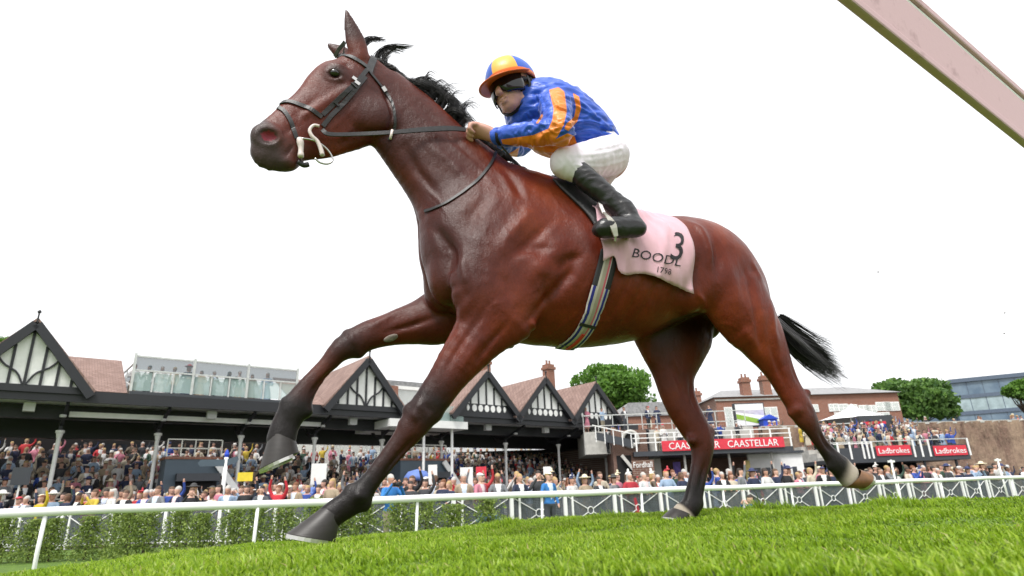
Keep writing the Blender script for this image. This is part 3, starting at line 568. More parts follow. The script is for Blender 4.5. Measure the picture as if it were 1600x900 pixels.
def ptree(label, x, ytop, ybase, wpx, Y, m, seed, **k):
    p = at_y(x, ybase, Y); q = at_y(x, ytop, Y); e = at_y(x+wpx/2, ytop, Y); return tree(label, (p[0], p[1], zt-1), q[2]-zt+1, abs(e[0]-q[0]), m, seed, **k)
ptree('broad bright green tree standing behind the last grandstand gable', 958, 569, 665, 122, 80, 'leaf_bright', 3, n=14000, lsz=.5)
ptree('round dark green tree in front of the glass office block', 1450, 590, 668, 92, 92, 'leaf_dark', 5, n=11000, lsz=.6); ptree('smaller dark green tree beside the end of the brick house', 1392, 592, 668, 74, 96, 'leaf_dark', 6, n=8000, lsz=.6)
ptree('yellow-green tree cut off by the right picture edge', 1608, 594, 668, 40, 88, 'leaf_bright', 8, n=4000, lsz=.55); ptree('low tree top showing left of the first gable', -14, 534, 668, 60, 60, 'leaf_bright', 9, n=4000, lsz=.4)
# ================================================================== conifer shrubs between rail and crowd fence
def shrub(x, y, h, r, seed, i):
    rg = np.random.default_rng(seed); p = FL.w(x, y); t = empty('conifer_shrub', p, 'feathery green conifer shrub behind the running rail, %s from the left' % ORD[i], 'shrub', 'conifer shrubs along the rail'); mb = MB(); mb.tube([(0, 0, 0), (0, 0, h*.9)], [.03, .008], 5); n = 2600; z = rg.uniform(.02, 1, n)**.9; a = rg.uniform(0, 2*PI, n); rr_ = r*(1-z*.7)*np.sqrt(rg.uniform(.02, 1, n))*(1+.45*np.sin(a*5+z*9))*(.75+.5*np.abs(np.sin(z*14+a)))
    for k in range(14): q = rg.uniform(.1, .9); b = rg.uniform(0, 2*PI); mb.tube([(0, 0, q*h), (r*(1-q*.6)*math.cos(b), r*(1-q*.6)*math.sin(b), q*h+.12)], [.008, .003], 4)
    mb.build('stem', 'bark', t); C_ = np.stack([rr_*np.cos(a), rr_*np.sin(a), z*h], 1); leaves('foliage', C_, 'leaf_conifer', t, .052, rg)
ORD = ['first', 'second', 'third', 'fourth', 'fifth', 'sixth', 'seventh', 'eighth', 'ninth', 'tenth', 'eleventh', 'twelfth', 'thirteenth', 'fourteenth', 'fifteenth', 'sixteenth', 'seventeenth', 'eighteenth', 'nineteenth', 'twentieth']
sx0 = FL.px(20, 830, -4.5)[0]; sx1 = FL.px(755, 800, -4.5)[0]
for i in range(19): shrub(sx0+(sx1-sx0)*i/18+rnd.uniform(-.15, .15), -4.5+rnd.uniform(-.3, .3), rnd.uniform(1.0, 1.28), rnd.uniform(.45, .68), 40+i, i)
# ================================================================== the horse: local frame (u towards the tail, v towards the camera, w up)
HA = math.radians(16); HD = 2.55
HU = np.array([math.cos(HA), math.sin(HA), 0]); HN = np.array([math.sin(HA), -math.cos(HA), 0]); HO = np.array([0, HD, 0.])
HM = np.stack([HU, HN, np.array([0, 0, 1.])], 1)       # local -> world columns
def to_w(p): return HO+np.asarray(p)@HM.T
def px(x, y, v=0.):
    d = ray(x, y); t = ((HO-CAM)@HN+v)/(d@HN); q = CAM+d*t-HO
    return np.array([q@HU, v, q[2]])
def stn(t, b, lat, v=0., v2=None):
    """station from two outline pixels; lat = half width across the animal"""
    p, q = px(*t, v), px(*b, v if v2 is None else v2); c = (p+q)/2; a = np.linalg.norm(p-q)/2
    m = to_w(c)-CAM; tan = m[2]/np.linalg.norm(m[:2]); e = (p-q)/(2*a)
    a2 = a*a-(lat*tan*e[2])**2
    return (c, math.sqrt(max(a2, (.6*a)**2)), lat)
def mir(st): return [(np.array([c[0], -c[1], c[2]]), a, b) for c, a, b in st]
def build_horse_body():
    S = SDF((-1.45, -.42, .98), (1.85, .42, 3.5), .0085)
    torso = [stn((715, 335), (684, 462), .12), stn((745, 300), (705, 498), .185), stn((800, 268), (775, 527), .215), stn((855, 279), (830, 541), .235),
             stn((905, 306), (885, 546), .26), stn((955, 333), (945, 540), .275), stn((1010, 346), (1000, 519), .27), stn((1060, 343), (1055, 495), .25),
             stn((1100, 356), (1096, 487), .235), stn((1146, 400), (1120, 495), .2), stn((1176, 444), (1140, 502), .14), stn((1188, 470), (1160, 505), .09)]
    S.chain(torso, k=.05)
    neck = [stn((583, 97), (590, 190), .065, .02), stn((625, 124), (607, 230), .075, .015), stn((665, 155), (632, 270), .085, .01), stn((705, 189), (655, 310), .105), stn((757, 226), (672, 350), .125), stn((808, 262), (682, 400), .14), stn((845, 284), (710, 450), .15)]
    S.chain(neck, k=.05)
    hv = lambda x: .03+.10*(600-x)/200
    def hs(t, b, lat): return stn(t, b, lat, hv((t[0]+b[0])/2))
    head = [hs((548, 77), (598, 140), .06), hs((517, 94), (606, 190), .072), hs((492, 118), (580, 222), .068), hs((465, 147), (540, 236), .056), hs((443, 164), (506, 244), .047),
            hs((425, 182), (480, 248), .044), hs((408, 196), (466, 258), .046), hs((397, 205), (441, 262), .042), hs((394, 211), (418, 246), .031)]
    hl = np.array([.28, 1, 0])
    S.chain(head, lat=hl, k=.03)
    def hp(x, y, dv): return px(x, y, hv(x)+dv)
    for sg in (1, -1):
        S.ell(hp(583, 178, sg*.05), (.105, .035, .085), k=.03)                 # cheek
        S.ell(hp(525, 116, sg*.060), (.048, .026, .036), k=.03)                  # eye bulge
        S.ell(hp(527, 105, sg*.066), (.045, .02, .012), k=.014); S.ell(hp(524, 125, sg*.064), (.036, .016, .007), k=.014)                  # brow
        S.ell(hp(417, 211, sg*.036), (.062, .024, .052), k=.02)                    # nostril wing
        S.cone(hp(545, 140, sg*.066), hp(478, 180, sg*.045), (.012, .012), (.008, .008), k=.03)   # facial crest
        e0 = hp(563, 92, sg*.045); 
        ear = [(563, 92, 14), (557, 70, 15.5), (551, 52, 12.5), (545, 34, 7.5), (541, 20, 2)]
        if sg < 0: ear = [(545, 94, 12), (534, 82, 13), (524, 75, 9), (518, 70, 6), (512, 65, 2)]
        es = [(hp(x, y, sg*.05)+np.array([-.0*sg, sg*.004*i, 0]), r/345, .022-.004*i) for i, (x, y, r) in enumerate(ear)]
        S.chain(es, k=.012)
        S.ell(px(523, 115, hv(523)+sg*.087), (.027, .022, .019), k=.004, op='sub')
        S.ell(hp(420, 211, sg*.064), (.042, .03, .033), k=.010, op='sub')
    S.ell(hp(446, 256, 0), (.045, .036, .026), k=.02)                          # chin
    S.ell(hp(405, 220, 0), (.03, .036, .026), k=.02)                            # upper lip
    # shoulders, both sides
    for f in (lambda s: s, mir):
        S.chain(f([stn((800, 275), (870, 320), .05, .1), stn((745, 330), (850, 405), .07, .145), stn((712, 400), (815, 470), .075, .16), stn((722, 440), (830, 510), .075, .15)]), k=.04)
        S.chain(f([stn((850, 380), (800, 470), .07, .17), stn((800, 440), (790, 530), .07, .15)]), k=.04)     # triceps
        S.chain(f([stn((1085, 375), (1020, 452), .06, .165), stn((1125, 420), (1062, 476), .07, .165)]), k=.06)   # flank to stifle
        S.chain(f([stn((1150, 415), (1085, 462), .08, .16), stn((1188, 470), (1116, 500), .08, .15)]), k=.05)    # quarter
    S.ell(px(700, 435, .06), (.085, .075, .115), k=.03); S.ell(px(700, 435, .06)*np.array([1, -1, 1]), (.085, .075, .115), k=.03)   # pectorals
    # near fore
    nf = [stn((722, 460), (830, 520), .075, .15), stn((709, 515), (784, 545), .062, .14), stn((680, 568), (728, 602), .05, .13), stn((657, 604), (703, 633), .042, .125), stn((638, 636), (684, 655), .042, .12),
          stn((622, 665), (664, 676), .036, .118), stn((603, 695), (634, 708), .026, .115), stn((568, 741), (593, 759), .026, .11), stn((547, 760), (578, 784), .033, .105), stn((530, 774), (562, 799), .03, .105), stn((512, 786), (543, 810), .031, .1), stn((500, 795), (530, 822), .034, .1)]
    S.chain(nf, k=.016)
    of = [stn((690, 440), (740, 520), .085, -.13), stn((663, 459), (702, 536), .075, -.15), stn((640, 474), (658, 538), .064, -.15), stn((604, 490), (613, 540), .05, -.15), stn((568, 503), (581, 547), .043, -.15), stn((542, 518), (560, 557), .042, -.15),
          stn((520, 536), (538, 564), .036, -.15), stn((500, 562), (520, 582), .027, -.15), stn((468, 595), (492, 617), .027, -.15), stn((443, 624), (482, 645), .034, -.15), stn((429, 650), (470, 664), .03, -.15), stn((420, 672), (464, 680), .034, -.15), stn((417, 684), (462, 694), .036, -.15)]
    S.chain(of, k=.016)
    nh = [stn((1100, 450), (1193, 455), .09, .14), stn((1122, 504), (1209, 490), .085, .14), stn((1153, 537), (1217, 507), .07, .135), stn((1177, 562), (1227, 538), .055, .13), stn((1197, 585), (1234, 565), .045, .125), stn((1213, 609), (1247, 597), .038, .12), stn((1228, 632), (1262, 624), .037, .12), stn((1240, 650), (1275, 652), .034, .12),
          stn((1256, 667), (1281, 670), .026, .12), stn((1270, 688), (1289, 688), .022, .12), stn((1284, 709), (1304, 706), .025, .12), stn((1295, 727), (1320, 720), .031, .12), stn((1304, 742), (1327, 726), .027, .12), stn((1310, 750), (1334, 730), .028, .12), stn((1318, 757), (1340, 734), .031, .12)]
    S.chain(nh, k=.016)
    oh = [stn((985, 490), (1110, 480), .09, -.13), stn((988, 531), (1110, 517), .085, -.13), stn((1003, 558), (1098, 551), .07, -.13), stn((1021, 588), (1084, 582), .055, -.13), stn((1031, 613), (1084, 612), .048, -.13), stn((1045, 643), (1093, 640), .042, -.13), stn((1064, 668), (1108, 672), .04, -.13), stn((1077, 690), (1115, 690), .04, -.13),
          stn((1082, 718), (1110, 713), .033, -.13), stn((1079, 740), (1104, 737), .027, -.13), stn((1072, 771), (1098, 769), .027, -.13), stn((1066, 788), (1094, 792), .034, -.13), stn((1058, 795), (1088, 804), .031, -.13), stn((1050, 798), (1078, 810), .034, -.13)]
    S.chain(oh, k=.016)
    # joints: carpal bone, knee plate, fetlock and hock points, ergots
    for (x, y, v, r) in ((681, 648, .12, .021), (636, 640, .12, .017), (630, 662, .12, .014), (656, 636, .148, .018), (571, 789, .105, .020), (545, 764, .105, .014), (561, 775, .135, .016), (561, 551, -.15, .020), (541, 522, -.15, .015), (528, 536, -.15, .013), (481, 643, -.15, .020), (444, 628, -.15, .014),
                         (1261, 614, .12, .018), (1246, 640, .145, .014), (1236, 646, .12, .013), (1319, 722, .12, .018), (1297, 730, .12, .013), (1111, 674, -.13, .020), (1080, 688, -.10, .018), (1074, 676, -.13, .014), (1093, 788, -.13, .016)): S.ell(px(x, y, v), (r, r*.9, r*1.15), k=.022)
    # tail dock
    S.cone(px(1195, 480), px(1215, 510), (.04, .035), (.022, .022), k=.03)
    V, Q = S.mesh(2)
    return V, Q
HV, HQ = build_horse_body()
hv = lambda x: .03+.10*(600-x)/200
def sculpt(V, Q):
    """muscle relief: ridges and grooves drawn on the flanks, the same on both sides unless side is given"""
    N = vnorm(V, Q); UW = V[:, [0, 2]]; D = np.zeros(len(V))
    def st(line, amp, wid, v=.2, side=0, fade=True, vmin=.03, head=False):
        if not head and wid > .0085: wid *= 1.15; amp *= 1.25
        L = np.array([px(x, y, hv(x)+.06 if head else v)[[0, 2]] for x, y in line]); d, p = polydist(UW, L)
        m = np.exp(-(d/wid)**2)
        if fade: m *= sstep(-.02, .4, np.minimum(p, 1-p))*.95+.05
        if head: m *= 1
        elif side: m *= sstep(.0, .04, V[:, 1]*side)
        else: m *= sstep(vmin, vmin+.06, np.abs(V[:, 1]))
        D[:] += amp*m
    # shoulder and chest
    st([(668, 335), (688, 365), (704, 395), (707, 425), (722, 466)], -.016, .018, .14, vmin=.05)
    st([(716, 395), (718, 430), (730, 465)], .010, .018, .17)
    st([(842, 318), (802, 362), (765, 415)], .012, .028); st([(868, 340), (822, 385), (788, 415)], -.010, .02)
    st([(880, 372), (848, 415), (815, 455)], .012, .035); st([(900, 398), (885, 432), (855, 470), (818, 508)], -.016, .02)
    st([(770, 425), (790, 450), (800, 480)], -.006, .02); st([(800, 402), (835, 392), (870, 395)], -.006, .016)
    st([(868, 432), (880, 412), (908, 404)], -.009, .018); st([(828, 498), (840, 512)], .012, .018, vmin=.1)
    # forearm
    st([(745, 450), (715, 500), (690, 550), (668, 590)], .007, .018, .16, 1); st([(770, 470), (740, 510), (712, 552), (690, 592)], -.008, .010, .17, 1)
    st([(785, 476), (765, 482), (742, 505), (722, 540), (706, 570)], .004, .006, .18, 1); st([(792, 505), (762, 540), (738, 575)], -.007, .010, .17, 1); st([(757, 520), (735, 552), (715, 585)], .004, .009, .17, 1)
    st([(640, 475), (600, 498), (570, 515)], .006, .014, -.1, -1); st([(690, 495), (640, 510), (590, 522)], -.008, .010, -.1, -1)
    # ribs and flank
    for i, x in enumerate((925, 950, 975, 1000, 1022)): st([(x+12, 420), (x, 465), (x-14, 505)], -.0035, .010, .27)
    st([(1088, 395), (1075, 440), (1045, 478)], -.014, .028, .22); st([(1078, 440), (1086, 464), (1107, 482), (1128, 500)], .006, .010, .2, vmin=.08)
    st([(1062, 348), (1078, 368), (1090, 410), (1096, 445)], .012, .02, .15); st([(1105, 372), (1112, 410), (1115, 450)], -.010, .022, .2)
    # quarter and gaskin
    st([(1146, 405), (1164, 440), (1174, 485), (1185, 525), (1203, 562)], -.009, .013, .2); st([(1130, 415), (1140, 455), (1150, 500)], .008, .03, .2)
    st([(1192, 470), (1197, 520), (1213, 560)], .007, .016, .15); st([(1160, 412), (1182, 448)], .006, .014, .15)
    st([(1140, 508), (1172, 542), (1196, 572)], .005, .016, .15, 1); st([(1185, 535), (1206, 575), (1226, 612)], -.006, .010, .13, 1); st([(1228, 572), (1243, 603)], -.006, .008, .13, 1)
    st([(1040, 560), (1060, 600), (1075, 640)], -.006, .012, -.1, -1); st([(1075, 585), (1078, 620), (1090, 650)], -.006, .010, -.1, -1)
    # tendons, knees, hocks
    for sd, v, L in ((1, .12, [(652, 678), (620, 716), (592, 752)]), (-1, -.15, [(528, 572), (503, 597), (482, 622)]), (1, .12, [(1272, 672), (1285, 696), (1298, 712)]), (-1, -.13, [(1098, 715), (1092, 745), (1086, 778)])): st(L, -.012, .0075, v, sd)
    st([(640, 640), (650, 662)], .006, .012, .12, 1); st([(660, 630), (672, 650)], -.004, .009, .12, 1); st([(548, 520), (552, 545)], .005, .012, -.15, -1)
    st([(650, 610), (635, 640)], .003, .008, .12, 1); st([(1250, 630), (1262, 650)], -.004, .008, .12, 1)
    # surface veins
    for L, w_, am in (([(846, 522), (875, 512), (905, 488), (930, 462)], .005, .0035), ([(905, 488), (930, 500), (960, 498)], .004, .0025), ([(812, 470), (835, 455), (848, 432), (872, 424)], .004, .003), ([(775, 345), (790, 372), (782, 398), (795, 420)], .004, .0028), ([(742, 330), (760, 352), (752, 380)], .004, .0025),
                      ([(1108, 500), (1135, 505), (1160, 520)], .004, .003), ([(1150, 470), (1165, 500), (1160, 530)], .004, .003), ([(1020, 470), (1045, 455), (1062, 430)], .004, .002), ([(690, 560), (705, 535), (730, 505)], .004, .003), ([(655, 250), (690, 300), (705, 340)], .005, .003), ([(860, 300), (872, 330), (895, 352)], .005, .0025)): st(L, am, w_, .19)
    for L in ([(560, 180), (548, 200), (528, 212)], [(545, 150), (532, 172), (510, 186)], [(500, 165), (488, 185), (470, 200)]): st(L, .0022, .0035, head=True)
    st([(765, 300), (735, 345), (725, 390)], -.006, .022, .15); st([(900, 330), (920, 380), (930, 430)], .006, .03, .26); st([(845, 440), (860, 480), (850, 515)], -.006, .015, .2); st([(960, 380), (990, 430), (1000, 480)], .005, .04, .27)
    # neck
    st([(628, 215), (652, 262), (690, 312)], -.009, .016, .1); st([(612, 120), (665, 172), (725, 240), (775, 300)], -.006, .020, .1); st([(655, 205), (700, 250), (745, 300)], .006, .022, .12)
    st([(690, 205), (735, 250), (770, 290)], .005, .014, .12); st([(780, 250), (800, 300), (810, 330)], -.007, .018, .12)
    # head
    st([(583, 112), (602, 147), (613, 186), (604, 220)], -.012, .011, head=True); st([(461, 219), (451, 232), (439, 246)], -.008, .005, head=True)
    st([(560, 165), (530, 190), (505, 205)], .003, .006, head=True); st([(536, 98), (548, 112)], -.008, .012, head=True); st([(470, 190), (450, 200), (438, 215)], -.005, .010, head=True)
    st([(500, 150), (480, 165), (455, 185)], -.004, .012, head=True); st([(572, 190), (545, 212), (520, 224)], -.004, .009, head=True); st([(470, 243), (480, 236)], -.006, .008, head=True)
    # cleft between the breast muscles
    lo, hi = px(690, 470)[2], px(670, 335)[2]
    D -= .018*np.exp(-(V[:, 1]/.016)**2)*sstep(lo-.02, lo+.08, V[:, 2])*sstep(hi+.04, hi-.08, V[:, 2])*(N[:, 0] < -.2)
    from mathutils import noise
    tor = sstep(px(700, 560)[2]-.2, px(700, 560)[2]+.1, V[:, 2])*sstep(px(640, 300)[0]-.15, px(640, 300)[0]+.1, V[:, 0])
    nz = np.array([noise.noise(Vector((p[0]*7+p[2]*3, p[1]*5, p[2]*5-p[0]*3)))+.55*abs(noise.noise(Vector((p[0]*17+p[2]*8, p[1]*10, p[2]*11-p[0]*9)))) for p in V])
    D += .0038*nz*(.25+.75*tor)
    V = V+N*D[:, None]
    for lam in (.4, -.3): V = V+lam*(lap(V, Q)-V)
    return V
HV = sculpt(HV, HQ)
def coat_attrs(V):
    UW = V[:, [0, 2]]; blk = np.zeros(len(V)); wht = np.zeros(len(V))
    P2 = lambda L, v: np.array([px(x, y, v)[[0, 2]] for x, y in L])
    def leg(L, v, side, knots, ymax):
        d, p = polydist(UW, P2(L, v)); m = (V[:, 1]*side > -.02) & (V[:, 2] < px(*ymax, v)[2]) & (d < .14)
        b = np.interp(p, *zip(*knots)); blk[m] = np.maximum(blk[m], b[m]); return d, p, m
    leg([(740, 500), (700, 570), (660, 635), (640, 670), (580, 752), (515, 805)], .12, 1, [(0, 0), (.12, .0), (.36, .9), (.5, .85), (.62, .72), (.75, .9), (.85, 1), (1, 1)], (700, 500))
    leg([(690, 490), (610, 515), (550, 538), (520, 560), (475, 610), (440, 685)], -.15, -1, [(0, .1), (.25, .25), (.42, .85), (.55, .75), (.7, .6), (.85, .95), (1, 1)], (600, 440))
    d, p, m = leg([(1160, 520), (1215, 580), (1248, 640), (1268, 675), (1300, 725), (1335, 745)], .12, 1, [(0, 0), (.3, .05), (.45, .55), (.6, .75), (.8, 1), (1, 1)], (1160, 500))
    wht[m] = np.maximum(wht[m], sstep(.86, .95, p[m]))
    d, p, m = leg([(1050, 540), (1060, 610), (1095, 680), (1096, 715), (1084, 780), (1066, 805)], -.13, -1, [(0, .35), (.3, .2), (.5, .45), (.62, .7), (.75, 1), (1, 1)], (1050, 500))
    wht[m] = np.maximum(wht[m], sstep(.93, .97, p[m]))
    hd, hpz = polydist(UW, np.array([px(x, y, hv(x))[[0, 2]] for x, y in ((395, 232), (440, 222), (500, 185), (560, 130))])); isH = V[:, 0] < px(625, 200)[0]
    muz = isH*sstep(.50, .18, hpz)*(hd < .16)
    e = px(524, 115, hv(524)+.07); eyed = np.linalg.norm(UW-e[[0, 2]], axis=1); eye = isH*np.exp(-(eyed/.042)**2)
    ear = isH*sstep(px(555, 85, .1)[2], px(552, 55, .1)[2], V[:, 2])
    n = px(419, 211, hv(419)+.05); nos = (np.linalg.norm((UW-n[[0, 2]])/np.array([1.2, .9]), axis=1) < .0225)*(np.abs(V[:, 1]-hv(419)) < .05)*isH
    # darker neck, crest and chest; shade at the groin painted into the coat
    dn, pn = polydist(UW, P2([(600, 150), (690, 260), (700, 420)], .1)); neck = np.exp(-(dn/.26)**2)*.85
    dg, pg = polydist(UW, P2([(1040, 520), (1110, 505)], -.05)); groin_shade = np.exp(-(dg/.09)**2)*(V[:, 1] < .1)*.9
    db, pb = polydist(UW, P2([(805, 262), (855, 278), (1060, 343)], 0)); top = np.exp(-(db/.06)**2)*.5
    return dict(black=np.clip(blk, 0, 1), white=wht, muzzle=np.clip(muz, 0, 1), eyeline=np.clip(eye+ear*.7, 0, 1), nostril=nos, dusk=np.clip(np.maximum(np.maximum(neck, groin_shade), top), 0, 1))
def coat(n):
    c = n.coord(); big = n.noise(4.2, 4, .55, c); fine = n.noise(14, 5, .6, c)
    base = n.ramp(big, [(.3, (.085, .0105, .0040)), (.5, (.160, .0220, .0065)), (.72, (.27, .048, .0125))])
    base = n.mix(n.math('MULTIPLY', fine, .35), base, (.10, .0145, .006))
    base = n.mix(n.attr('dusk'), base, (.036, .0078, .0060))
    grain = n.noise(170, 3, .7, n.mapping(c, (1, 1, .45), (0, .6, 0))); base = n.mix(n.ramp(grain, [(.32, (.0,)*3), (.72, (.55,)*3)]), base, n.mix(.5, base, (.02, .004, .003)))
    blk = n.math('MULTIPLY', n.attr('black'), n.math('ADD', .88, n.math('MULTIPLY', fine, .3)), True)
    base = n.mix(blk, base, (.0085, .0058, .0058)); base = n.mix(n.attr('eyeline'), base, (.022, .014, .014))
    base = n.mix(n.math('MULTIPLY', n.attr('muzzle'), .92), base, (.044, .033, .033)); base = n.mix(n.attr('white'), base, (.42, .36, .29)); base = n.mix(n.attr('nostril'), base, (.22, .022, .04))
    n.col(base); r = n.ramp(n.noise(9, 4, .6, c), [(.3, (.27,)*3), (.7, (.42,)*3)]); n.link(r, n.b.inputs['Roughness'])
    hair = n.noise(1, 3, .6, n.mapping(c, (120, 120, 500), (0, .5, 0))); wr = n.noise(26, 4, .6, n.mapping(c, (1, 1, .6)))
    n.bump(n.math('ADD', n.math('MULTIPLY', hair, .35), n.math('MULTIPLY', wr, 1.2)), .5, .007)
mat('coat', rough=.4, spec=.28, fn=coat)
horse = empty('horse', to_w((0, 0, 1.04)), 'bay racehorse at full gallop with black mane, tail and lower legs', 'horse')
def hpart(name, V, Fs, m, smooth=True, parent=None):
    """V in world coordinates, object placed under the horse"""
    p = parent or horse; loc = np.array(p.matrix_basis.translation) if p.parent is None else np.array(p.parent.matrix_basis.translation)
    if isinstance(Fs, np.ndarray): Fs = Fs[:, ::-1]        # the horse frame is left-handed
    o = mesh_np(name, np.asarray(V)-loc, Fs, m, p, smooth); return o
HW = to_w(HV); hbody = hpart('body', HW, HQ, 'coat')
for k_, v_ in coat_attrs(HV).items(): add_attr(hbody, k_, v_)
BV = BVHTree.FromPolygons(HW.tolist(), HQ[:, ::-1].tolist())
def hit(x, y, off=.004, bv=None):
    d = Vector(ray(x, y)).normalized(); r = (bv or BV).ray_cast(Vector(CAM), d)
    if r[0] is None: return None
    nn = r[1] if r[1].dot(d) < 0 else -r[1]
    return r[0]+nn*off, nn
# eyes
mat('eye', (.006, .004, .004), rough=.04, spec=.8, var=.3); mat('hoof', rough=.45, fn=lambda n: (n.col(n.mix(n.noise(5, 4, .6, n.mapping(n.coord(), (2, 2, 12))), (.012, .010, .010), (.040, .034, .031))), n.bump(n.noise(1, 3, .6, n.mapping(n.coord(), (8, 8, 90))), .2, .003)))
mat('hoof_brown', (.16, .075, .03), rough=.45, var=.4, scale=20); mat('steel', (.62, .61, .58), rough=.3, metal=.9, var=.15); mat('sole', (.10, .10, .045), rough=.8, var=.5, scale=30)
def ellipsoid(c, r, ax=None, n=14, m=9):
    ax = np.eye(3) if ax is None else np.array(ax); V = [np.array(c)+ax.T@(np.array(r)*np.array([math.sin(a)*math.cos(b), math.sin(a)*math.sin(b), math.cos(a)])) for a in np.linspace(0.001, PI-.001, m) for b in np.arange(n)*2*PI/n]
    return V, [(i*n+j, (i+1)*n+j, (i+1)*n+(j+1) % n, i*n+(j+1) % n) for i in range(m-1) for j in range(n)]
for sg in (1, -1):
    e = px(523, 115, hv(523)+sg*.064); V_, F_ = ellipsoid(e, (.027, .022, .021)); hpart('eye', to_w(np.array(V_)), F_, 'eye')
# hooves and shoes
def hoof(cf, cb, toe, heel, v, bc, bs, m):
    a, b, t, h = px(*cf, v), px(*cb, v), px(*toe, v), px(*heel, v); n = 24; V = []
    def ring(f, bk, w, k=0):
        c = (f+bk)/2; e = (f-bk)/2; return [c+e*(math.cos(q) if math.cos(q) > 0 else math.cos(q)*.92)+np.array([0, w*math.sin(q)*(1-.12*max(0, -math.cos(q))), 0]) for q in np.arange(n)*2*PI/n]
    nrm = np.cross(t-h, [0, 1, 0]); nrm /= np.linalg.norm(nrm)
    if nrm@((a+b)/2-(t+h)/2) > 0: nrm = -nrm
    for f in (-.12, 0, .3, .65, .95, 1.0): V += ring(a+(t-a)*f, b+(h-b)*f, bc+(bs-bc)*f+(.002 if .0 < f < .9 else 0))
    V += [p+nrm*0 for p in ring(t+(h-t)*.12, h+(t-h)*.12, bs*.78)]; V += [p-nrm*.012 for p in ring(t+(h-t)*.2, h+(t-h)*.2, bs*.65)]
    k = 8; Fs = [(i*n+j, i*n+(j+1) % n, (i+1)*n+(j+1) % n, (i+1)*n+j) for i in range(k-1) for j in range(n)]+[tuple(range((k-1)*n, k*n))]
    o = hpart('hoof', to_w(np.array(V)), Fs, [m, 'sole'])
    o.data.polygons.foreach_set('material_index', [1 if f >= (k-2)*n else 0 for f in range(len(Fs))])
    R1 = ring(t, h, bs*1.03); R2 = ring(t+(h-t)*.17, h+(t-h)*.1, bs*.72); idx = [j for j in list(range(n//2+3, n))+list(range(0, n//2-2))]
    SV = []
    for j in idx: SV += [R1[j]-nrm*.001, R2[j]-nrm*.001, R2[j]+nrm*.011, R1[j]+nrm*.011]
    SF = [(i*4+q, i*4+(q+1) % 4, i*4+4+(q+1) % 4, i*4+4+q) for i in range(len(idx)-1) for q in range(4)]+[(3, 2, 1, 0), tuple(len(idx)*4-4+q for q in range(4))]
    hpart('horseshoe', to_w(np.array(SV)), SF, 'steel', False, o)
hoof((499, 796), (533, 815), (447, 834), (527, 847), .1, .038, .058, 'hoof')
hoof((420, 680), (465, 692), (404, 736), (470, 706), -.15, .040, .06, 'hoof')
hoof((1322, 762), (1345, 733), (1346, 764), (1358, 738), .12, .037, .046, 'hoof_brown')
hoof((1049, 795), (1080, 808), (1035, 808), (1074, 815), -.13, .04, .05, 'hoof')
# ---- hair: tapered strands, each a thin three-sided tube
mat('horsehair', (.010, .0085, .0095), rough=.38, spec=.5, var=.4, scale=30)
def strands(name, roots, m='horsehair', parent=None):
    """roots: list of (control points world, radius)"""
    mb = MB()
    for pts, r in roots:
        P = np.array(pts); t = np.linspace(0, 1, len(P)); tt = np.linspace(0, 1, 9); S = np.stack([np.interp(tt, t, P[:, i]) for i in range(3)], 1)
        for _ in range(2): S[1:-1] = (S[:-2]+2*S[1:-1]+S[2:])/4
        mb.tube(S.tolist(), list(r*(1-.85*tt**1.5)), 3, False)
    return hpart(name, np.array(mb.v), mb.f, m, True, parent)
def along(L, t):
    L = np.array(L, float); x = t*(len(L)-1); i = min(int(x), len(L)-2); return L[i]+(L[i+1]-L[i])*(x-i)
J = lambda s: np.array([rnd.gauss(0, s) for _ in range(3)])
def lock(out, ctrl, n, spread, r, tipspread=None, vsp=.01):
    """a lock of hair: strands that share a guide curve (pixel, pixel, lateral) and draw together towards the tip"""
    ts = tipspread if tipspread is not None else spread*.5
    for _ in range(n):
        q = rnd.gauss(0, 1); q2 = rnd.gauss(0, 1); qv = rnd.gauss(0, vsp); P = []; ln = rnd.uniform(.75, 1.05); k = len(ctrl)-1
        for i, (x, y, v) in enumerate(ctrl):
            f = i/k; s = spread*(1-f)+ts*f; P.append(np.array([x+q*s*.7+rnd.gauss(0, .5), y+q2*s*.7+rnd.gauss(0, .5), v+qv]))
        P = [P[0]]+[P[0]+(p-P[0])*ln for p in P[1:]]
        out.append(([to_w(px(*p)) for p in P], r*rnd.uniform(.7, 1.3)))
mane = []
crest = [(580, 91), (600, 102), (625, 122), (655, 146), (690, 174), (726, 202)]
for i in range(44):    # short hair lying back along the top of the neck
    t = i/43*.62; r = along(crest, t); k = rnd.uniform(12, 26)*(1 if t < .4 else 1.3); v = rnd.uniform(-.02, .03)
    lock(mane, [(r[0], r[1]+2, v*.3), (r[0]+k*.5, r[1]-3+k*.1, v), (r[0]+k, r[1]+k*.55+rnd.gauss(-1, 3), v)], 14, 2.0, .0018)
lock(mane, [(590, 97, 0), (590, 84, 0), (600, 74, 0), (618, 70, 0), (644, 73, 0)], 60, 4.5, .0022, 1.5); lock(mane, [(596, 100, 0), (598, 86, .01), (608, 76, .01), (622, 74, .01), (634, 80, .0)], 26, 3, .002, 2)
lock(mane, [(606, 108, 0), (601, 94, 0), (604, 84, 0), (612, 82, 0)], 18, 3, .002, 2)
for i in range(64):    # the big mass blown up over the lower crest
    t = .44+.54*rnd.random()**.8; r = along(crest, t); h = rnd.uniform(14, 40)*(1-.5*abs(t-.72)/.3); k = rnd.uniform(16, 46)*(1-.55*max(0, t-.75)/.25); v = rnd.uniform(-.06, .05)
    dr = rnd.uniform(.2, 1.25)*h
    lock(mane, [(r[0], r[1]+3, v*.3), (r[0]+k*.3, r[1]-h*.6, v*.6), (r[0]+k*.75, r[1]-h*.85+k*.12, v), (r[0]+k*1.15, r[1]-h*.85+dr*.7+k*.28, v*1.1)], 18, 2.6, .0015, 2.2)
